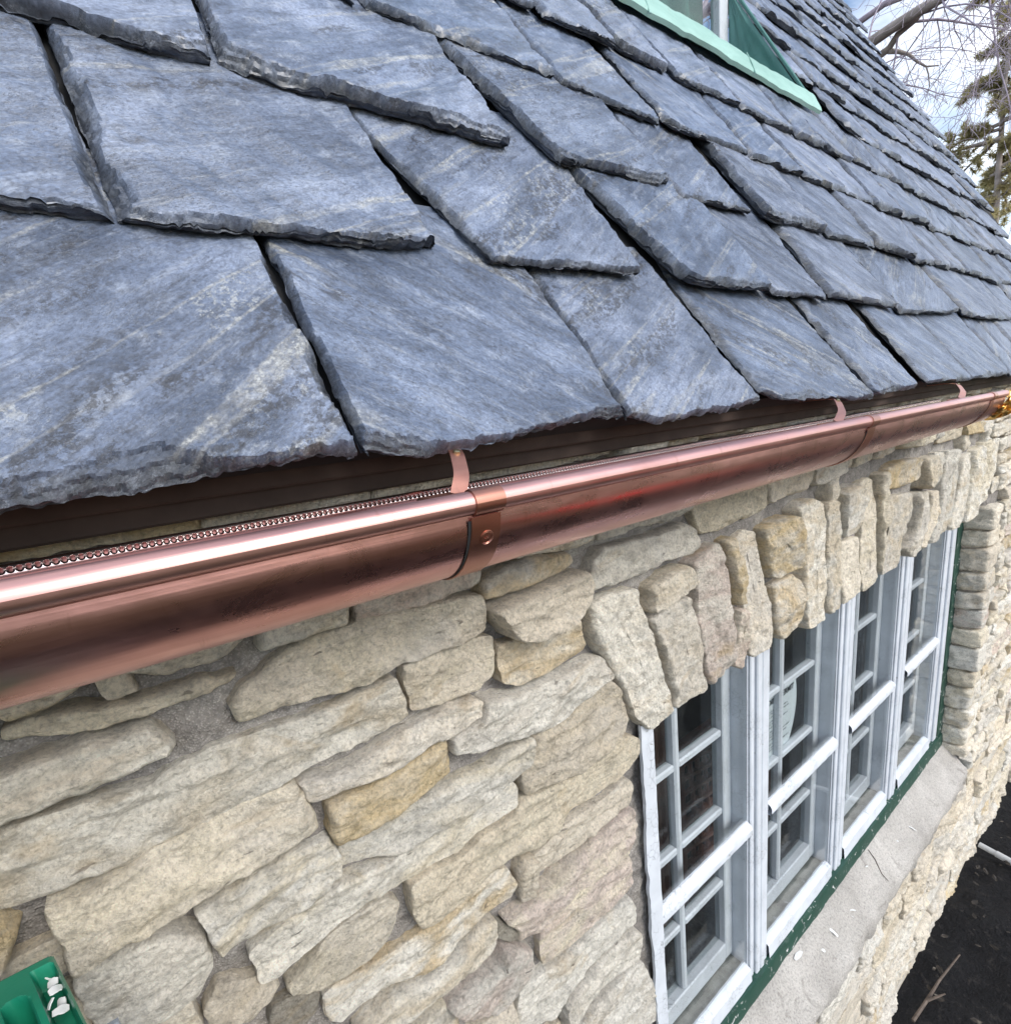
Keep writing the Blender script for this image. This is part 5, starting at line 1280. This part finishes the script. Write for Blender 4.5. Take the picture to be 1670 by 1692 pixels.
TC = [((0.122, -0.1195), 0.006, 0.006, 0.4, 'white paint flake at the back corner of the green ladder cap'), ((0.133, -0.116), 0.006, 0.006, 1.3, 'wide white paint flake in the cap tray, behind the pile'),
      ((0.143, -0.1135), 0.007, 0.006, 2.1, 'crumpled white paint flake in the middle of the tray'), ((0.151, -0.1105), 0.006, 0.006, 0.9, 'white paint flake leaning on the tray rim'),
      ((0.160, -0.110), 0.008, 0.006, 1.7, 'long white paint sliver in the front of the tray'), ((0.152, -0.115), 0.006, 0.002, 2.6, 'thin white paint splinter beside the tray pile')]
for i, ((x, y), l, wd, rz, lab) in enumerate(TC):
    flake((x, y, LZ - 0.009 + 0.002 * (i % 3)), l, wd, rz, lab, 'paint chips on the ladder cap', 0.7, 60 + i)
M_TWIG = simple('dead_twig', (0.13, 0.10, 0.08), 0.85, 0.25, 40)
tw = MB(); tw.tube([(-0.066, 1.99, -1.754), (-0.04, 1.985, -1.779), (-0.01, 1.97, -1.817), (0.012, 1.975, -1.838)], [0.0012, 0.0018, 0.0016, 0.0008], 6)
tag(tw.build('twig', M_TWIG), 'thin brown twig lying across the concrete sill', 'twig')
tw = MB(); tw.tube([(0.09, 2.15, GZ + 0.05), (0.105, 2.30, GZ + 0.06), (0.11, 2.42, GZ + 0.05), (0.14, 2.60, GZ + 0.08)], [0.007, 0.0065, 0.005, 0.003], 8)
tw.tube([(0.105, 2.28, GZ + 0.06), (0.15, 2.34, GZ + 0.09)], [0.007, 0.003], 6)
tag(tw.build('fallen_branch', M_TWIG), 'broken brown stick on the dark soil at the foot of the wall', 'branch')
pp = MB(); M_PVC = simple('white_pipe_plastic', (0.52, 0.53, 0.53), 0.45, 0.1, 20)
p0, p1 = Vector((0.03, 3.475, GZ + 0.055)), Vector((0.62, 3.36, GZ + 0.04))
dv = (p1 - p0)
pp.tube([p0, p0 + dv * 0.14], 0.0155, 18); pp.tube([p0 + dv * 0.128, p0 + dv * 0.40], 0.0185, 18); pp.tube([p0 + dv * 0.388, p1], 0.0165, 18)
tag(pp.build('drain_pipe', M_PVC, sharp=40), 'white plastic drain pipe coming out of the wall base over dark soil', 'pipe')
lf = MB(); rs = random.Random(9)
for i in range(900):
    x = 0.06 + abs(rs.gauss(0, 0.9)); y = rs.uniform(0.3, 6.5); s_ = rs.uniform(0.006, 0.024)
    a = rs.uniform(0, 6.28); c_, d_ = math.cos(a), math.sin(a); z = GZ + 0.04 + rs.uniform(-0.01, 0.02)
    V = []
    for (u, v, h) in ((-1, 0, 0), (-.3, .5, .2), (.5, .4, .1), (1, 0, .25), (.4, -.45, 0), (-.4, -.5, .15)):
        V.append((x + s_ * (u * c_ - v * d_), y + s_ * (u * d_ + v * c_), z + s_ * h * rs.uniform(0, 1.5)))
    lf.add(V, [(0, 1, 2, 3), (0, 3, 4, 5)])
LFM = NT('leaf_litter_mat'); LFM.fin(LFM.ramp(LFM.noise(LFM.obj(), 30, 3), [(0.35, (0.010, 0.008, 0.006)), (0.58, (0.035, 0.027, 0.020)), (0.70, (0.16, 0.14, 0.11))]), 0.7)
ll = lf.build('leaf_litter', LFM.mat, smooth=False); ll['kind'] = 'stuff'

# unseen red heap added on the lawn to mirror as a red streak in the copper
tp = MB()
A, B = np.meshgrid(np.linspace(-1, 1, 40), np.linspace(-1, 1, 40), indexing='ij')
R_ = np.clip(1.05 - np.hypot(A, B) ** 2, 0, 1)
tp.grid(np.stack([3.2 + 0.72 * A + 0.05 * fbm(A, B, 1, 3, 3, 5), 4.7 + 1.25 * B, GZ + 0.02 + 0.6 * R_ ** 0.6 * (0.8 + 0.4 * fbm(A, B, 0, 2.5, 4, 6))], -1), flip=False)
tag(tp.build('red_stand_in', simple('stand_in_red', (0.72, 0.03, 0.03), 0.5, 0.15, 5)), 'unseen red heap added on the lawn, mirrored as a red streak in the gutter', 'red_stand_in')

# ================================================================== trees
M_BARK = simple('grey_bark', (0.36, 0.31, 0.28), 0.9, 0.25, 9, 0.6, 0.01)
M_TWIGS = simple('purple_grey_twigs', (0.44, 0.38, 0.45), 0.9, 0.2, 9)
def branch(mb, p, d, r, l, lev, rs, wander=0.22, droop=0.0, kids=(3, 5), maxlev=4, minr=0.003):
    n = 7 if lev < 2 else 5
    pts = [p.copy()]; rad = [r]; dd = d.normalized(); dirs = [dd]
    for i in range(n):
        dd = (dd + Vector((rs.gauss(0, 1), rs.gauss(0, 1), rs.gauss(0, 1))) * wander * 0.6 + Vector((0, 0, -droop * (i / n)))).normalized()
        pts.append(pts[-1] + dd * (l / n)); rad.append(max(minr, r * (1 - 0.72 * (i + 1) / n))); dirs.append(dd)
    mb.tube(pts, rad, 8 if lev < 2 else (5 if lev < 3 else 4), cap=lev < 2)
    if lev >= maxlev: return
    k = rs.randint(*kids) + (2 if lev < 2 else 0)
    for q in range(k):
        i = rs.randint(1, n); base = pts[i]
        ax = Vector((rs.gauss(0, 1), rs.gauss(0, 1), rs.gauss(0, 1))).normalized()
        nd = (dirs[i] * 0.75 + ax * 0.85).normalized()
        branch(mb, base, nd, rad[i] * 0.62, l * rs.uniform(0.42, 0.68), lev + 1, rs, wander * 1.1, droop + 0.03, kids, maxlev, minr)

bare = thing('bare_tree', 'leafless tree with a thick pale limb and purple-grey twigs above the roof verge', 'tree', (-5.6, 9.0, GZ))
tk = MB()
tk.tube([(-5.6, 9.0, GZ - .1), (-5.55, 8.95, -1), (-5.4, 8.9, 0.6), (-5.3, 8.8, 2.0), (-5.5, 8.9, 4.5), (-5.7, 9.2, 7.5)], [0.36, 0.30, 0.27, 0.24, 0.17, 0.08], 14)
tk.tube([(-5.3, 8.8, 2.0), (-4.2, 8.1, 2.55), (-3.0, 7.3, 3.0), (-1.99, 6.84, 3.30), (-1.77, 6.80, 3.30), (-1.55, 6.76, 3.29), (-1.38, 6.71, 3.26), (-1.02, 6.59, 3.23), (-0.3, 6.3, 3.5), (0.6, 6.0, 4.0)],
        [0.13, 0.10, 0.075, 0.052, 0.047, 0.044, 0.041, 0.036, 0.03, 0.012], 12)
tk.tube([(-2.6, 7.1, 3.12), (-1.93, 6.91, 3.18), (-1.84, 6.94, 3.21), (-1.75, 6.88, 3.26), (-1.61, 6.86, 3.28), (-1.45, 6.90, 3.42), (-1.2, 7.0, 3.7)], [0.045, 0.034, 0.031, 0.027, 0.022, 0.014, 0.006], 10)
tk.tube([(-1.84, 6.94, 3.19), (-1.77, 6.99, 3.16), (-1.70, 7.03, 3.11), (-1.64, 7.08, 3.03), (-1.58, 7.12, 2.97), (-1.49, 7.16, 2.94)], [0.024, 0.018, 0.014, 0.011, 0.008, 0.005], 8)
tk.tube([(-1.58, 7.12, 2.97), (-1.56, 7.13, 2.90), (-1.55, 7.15, 2.80), (-1.58, 7.17, 2.72)], [0.007, 0.006, 0.005, 0.003], 5)
tk.tube([(-0.3, 6.3, 3.5), (-0.75, 6.25, 3.1), (-0.82, 6.31, 2.78), (-0.7, 6.4, 2.6)], [0.03, 0.025, 0.021, 0.012], 8)
tk.build('trunk', M_BARK, bare, sharp=0)
tw_ = MB(); rs = random.Random(21)
spots = [((-3.0, 7.3, 3.0), .03, 1.5), ((-1.99, 6.84, 3.30), .018, 1.1), ((-1.7, 6.8, 3.3), .016, 1.1), ((-1.38, 6.71, 3.26), .014, 1.0), ((-1.0, 6.59, 3.23), .014, 1.1), ((-0.3, 6.3, 3.5), .014, 1.2),
         ((-1.64, 7.08, 3.03), .008, 0.8), ((-1.2, 7.0, 3.7), .010, 1.0), ((-0.75, 6.25, 3.1), .012, 1.0), ((-0.7, 6.4, 2.6), .010, 0.9), ((-1.75, 6.88, 3.26), .012, 1.0), ((-0.3, 6.9, 3.6), .012, 1.2), ((-2.3, 7.0, 3.2), .014, 1.2)]
for (p, r, l) in spots:
    for q in range(1 + (r > 0.013)):
        d = Vector((rs.gauss(0.25, .7), rs.gauss(0.5, .6), rs.gauss(-0.15, .6)))
        branch(tw_, Vector(p), d, r * rs.uniform(.5, .9), l * rs.uniform(.7, 1.25), 1, rs, 0.20, 0.16, (2, 4), 4, 0.0018)
for q in range(16):
    z = rs.uniform(0.5, 7); a = rs.uniform(0, 6.28)
    branch(tw_, Vector((-5.4, 8.9, z)), Vector((math.cos(a), math.sin(a), 0.5)), 0.07, 2.6, 0, rs, 0.22, 0.02, (2, 4), 3, 0.004)
for (p, l) in (((-1.9, 9.6, 5.4), 2.4), ((-0.6, 9.2, 5.2), 2.4), ((0.3, 8.6, 4.6), 2.2), ((-1.2, 9.0, 5.6), 2.4), ((0.2, 9.5, 4.2), 2.2)):
    for q in range(1):
        branch(tw_, Vector(p), Vector((rs.gauss(-.1, .5), rs.gauss(0, .5), -0.9)), 0.016, l * rs.uniform(.7, 1.1), 1, rs, 0.16, 0.10, (3, 5), 4, 0.003)
for a, b in (((-5.6, 9.0, 5.6), (-1.9, 9.6, 5.4)), ((-5.6, 9.0, 5.0), (-0.6, 9.2, 5.2)), ((-5.6, 9.0, 4.6), (0.3, 8.6, 4.6)), ((-5.6, 9.0, 6.0), (-1.2, 9.0, 5.6)), ((-5.6, 9.0, 4.4), (0.2, 9.5, 4.2))):
    A_, B_ = Vector(a), Vector(b); M1 = (A_ + B_) / 2 + Vector((0, 0, 0.5))
    tw_.tube([A_, M1, B_], [0.06, 0.035, 0.016], 8)
tw_.build('crown', M_TWIGS, bare, sharp=0)

M_NEED = NT('pine_needles'); o_ = M_NEED.obj()
M_NEED.fin(M_NEED.ramp(M_NEED.noise(o_, 2.2, 5, 0.7), [(0.3, (0.17, 0.18, 0.08)), (0.48, (0.34, 0.32, 0.15)), (0.6, (0.50, 0.42, 0.25)), (0.8, (0.52, 0.40, 0.30))]), 0.75)
_n = M_NEED; _tr = _n.n('ShaderNodeBsdfTranslucent'); _tr.inputs[0].default_value = (0.62, 0.55, 0.32, 1)
_ms = _n.n('ShaderNodeMixShader'); _ms.inputs[0].default_value = 0.5
_n.l(_n.b.outputs[0], _ms.inputs[1]); _n.l(_tr.outputs[0], _ms.inputs[2]); _n.l(_ms.outputs[0], _n.out.inputs[0])
def conifer(name_label, base, h, rad, seed, cat='tree', z0=0.12, dens=1.0, gaps=0.25):
    t = thing('conifer_tree', name_label, cat, base)
    rs = random.Random(seed); bx_, by_, bz_ = base
    tr = MB(); k = 14
    pts = [Vector((bx_ + rs.gauss(0, .05), by_ + rs.gauss(0, .05), bz_ + h * i / k)) for i in range(k + 1)]
    tr.tube(pts, [0.075 * (1 - i / k) + 0.012 for i in range(k + 1)], 10)
    cr = MB()
    lv = int(h * 5 * dens)
    for i in range(lv):
        f = z0 + (1 - z0) * (i + rs.random()) / lv
        z = bz_ + h * f
        L0 = rad * (1 - f) ** 0.7 * rs.uniform(0.45, 1.15) + 0.15
        a = rs.uniform(0, 6.28)
        if rs.random() < gaps: L0 *= 0.5
        d = Vector((math.cos(a), math.sin(a), rs.uniform(-0.05, 0.25)))
        n = 7; P_ = [Vector((bx_, by_, z))]
        for q in range(n):
            d = (d + Vector((rs.gauss(0, .12), rs.gauss(0, .12), rs.gauss(-0.02, .10)))).normalized(); P_.append(P_[-1] + d * L0 / n)
        tr.tube(P_, [0.028 * (1 - q / (n + 1)) * (L0 + .3) + 0.003 for q in range(n + 1)], 5, cap=False)
        for q in range(1, n + 1):
            for s_ in range(3):
                sd_ = (d + Vector((rs.gauss(0, .9), rs.gauss(0, .9), rs.gauss(0.1, .5)))).normalized(); l2 = L0 * rs.uniform(.12, .30)
                e_ = P_[q] + sd_ * l2; tr.tube([P_[q], (P_[q] + e_) / 2 + Vector((0, 0, .02)), e_], [0.006, 0.005, 0.003], 4, cap=False)
                for c_ in range(int(3 * dens)):
                    cc = P_[q] + (e_ - P_[q]) * rs.uniform(.4, 1.05)
                    V = []; F = []
                    for nd in range(13):
                        dv_ = (sd_ * 0.6 + Vector((rs.gauss(0, 1), rs.gauss(0, 1), rs.gauss(.2, 1))) * .55).normalized(); ln = rs.uniform(.05, .13)
                        sd2 = dv_.cross(Vector((rs.gauss(0, 1), rs.gauss(0, 1), rs.gauss(0, 1)))).normalized() * 0.0085
                        b_ = len(V); V += [cc - sd2, cc + sd2, cc + dv_ * ln]; F.append((b_, b_ + 1, b_ + 2))
                    cr.add([tuple(v) for v in V], F)
    tr.build('trunk', M_BARK, t, sharp=0); cr.build('crown', M_NEED.mat, t, smooth=False)
    return t
conifer('tall sparse pine with olive and brown needles beyond the roof verge', (-2.1, 12.5, GZ), 9.2, 1.75, 4, z0=0.30, dens=1.9)
conifer('dark evergreen standing behind the sparse pine, low against the sky', (-0.4, 18.5, GZ), 7.2, 2.2, 8, z0=0.10, dens=1.0, gaps=0.1)
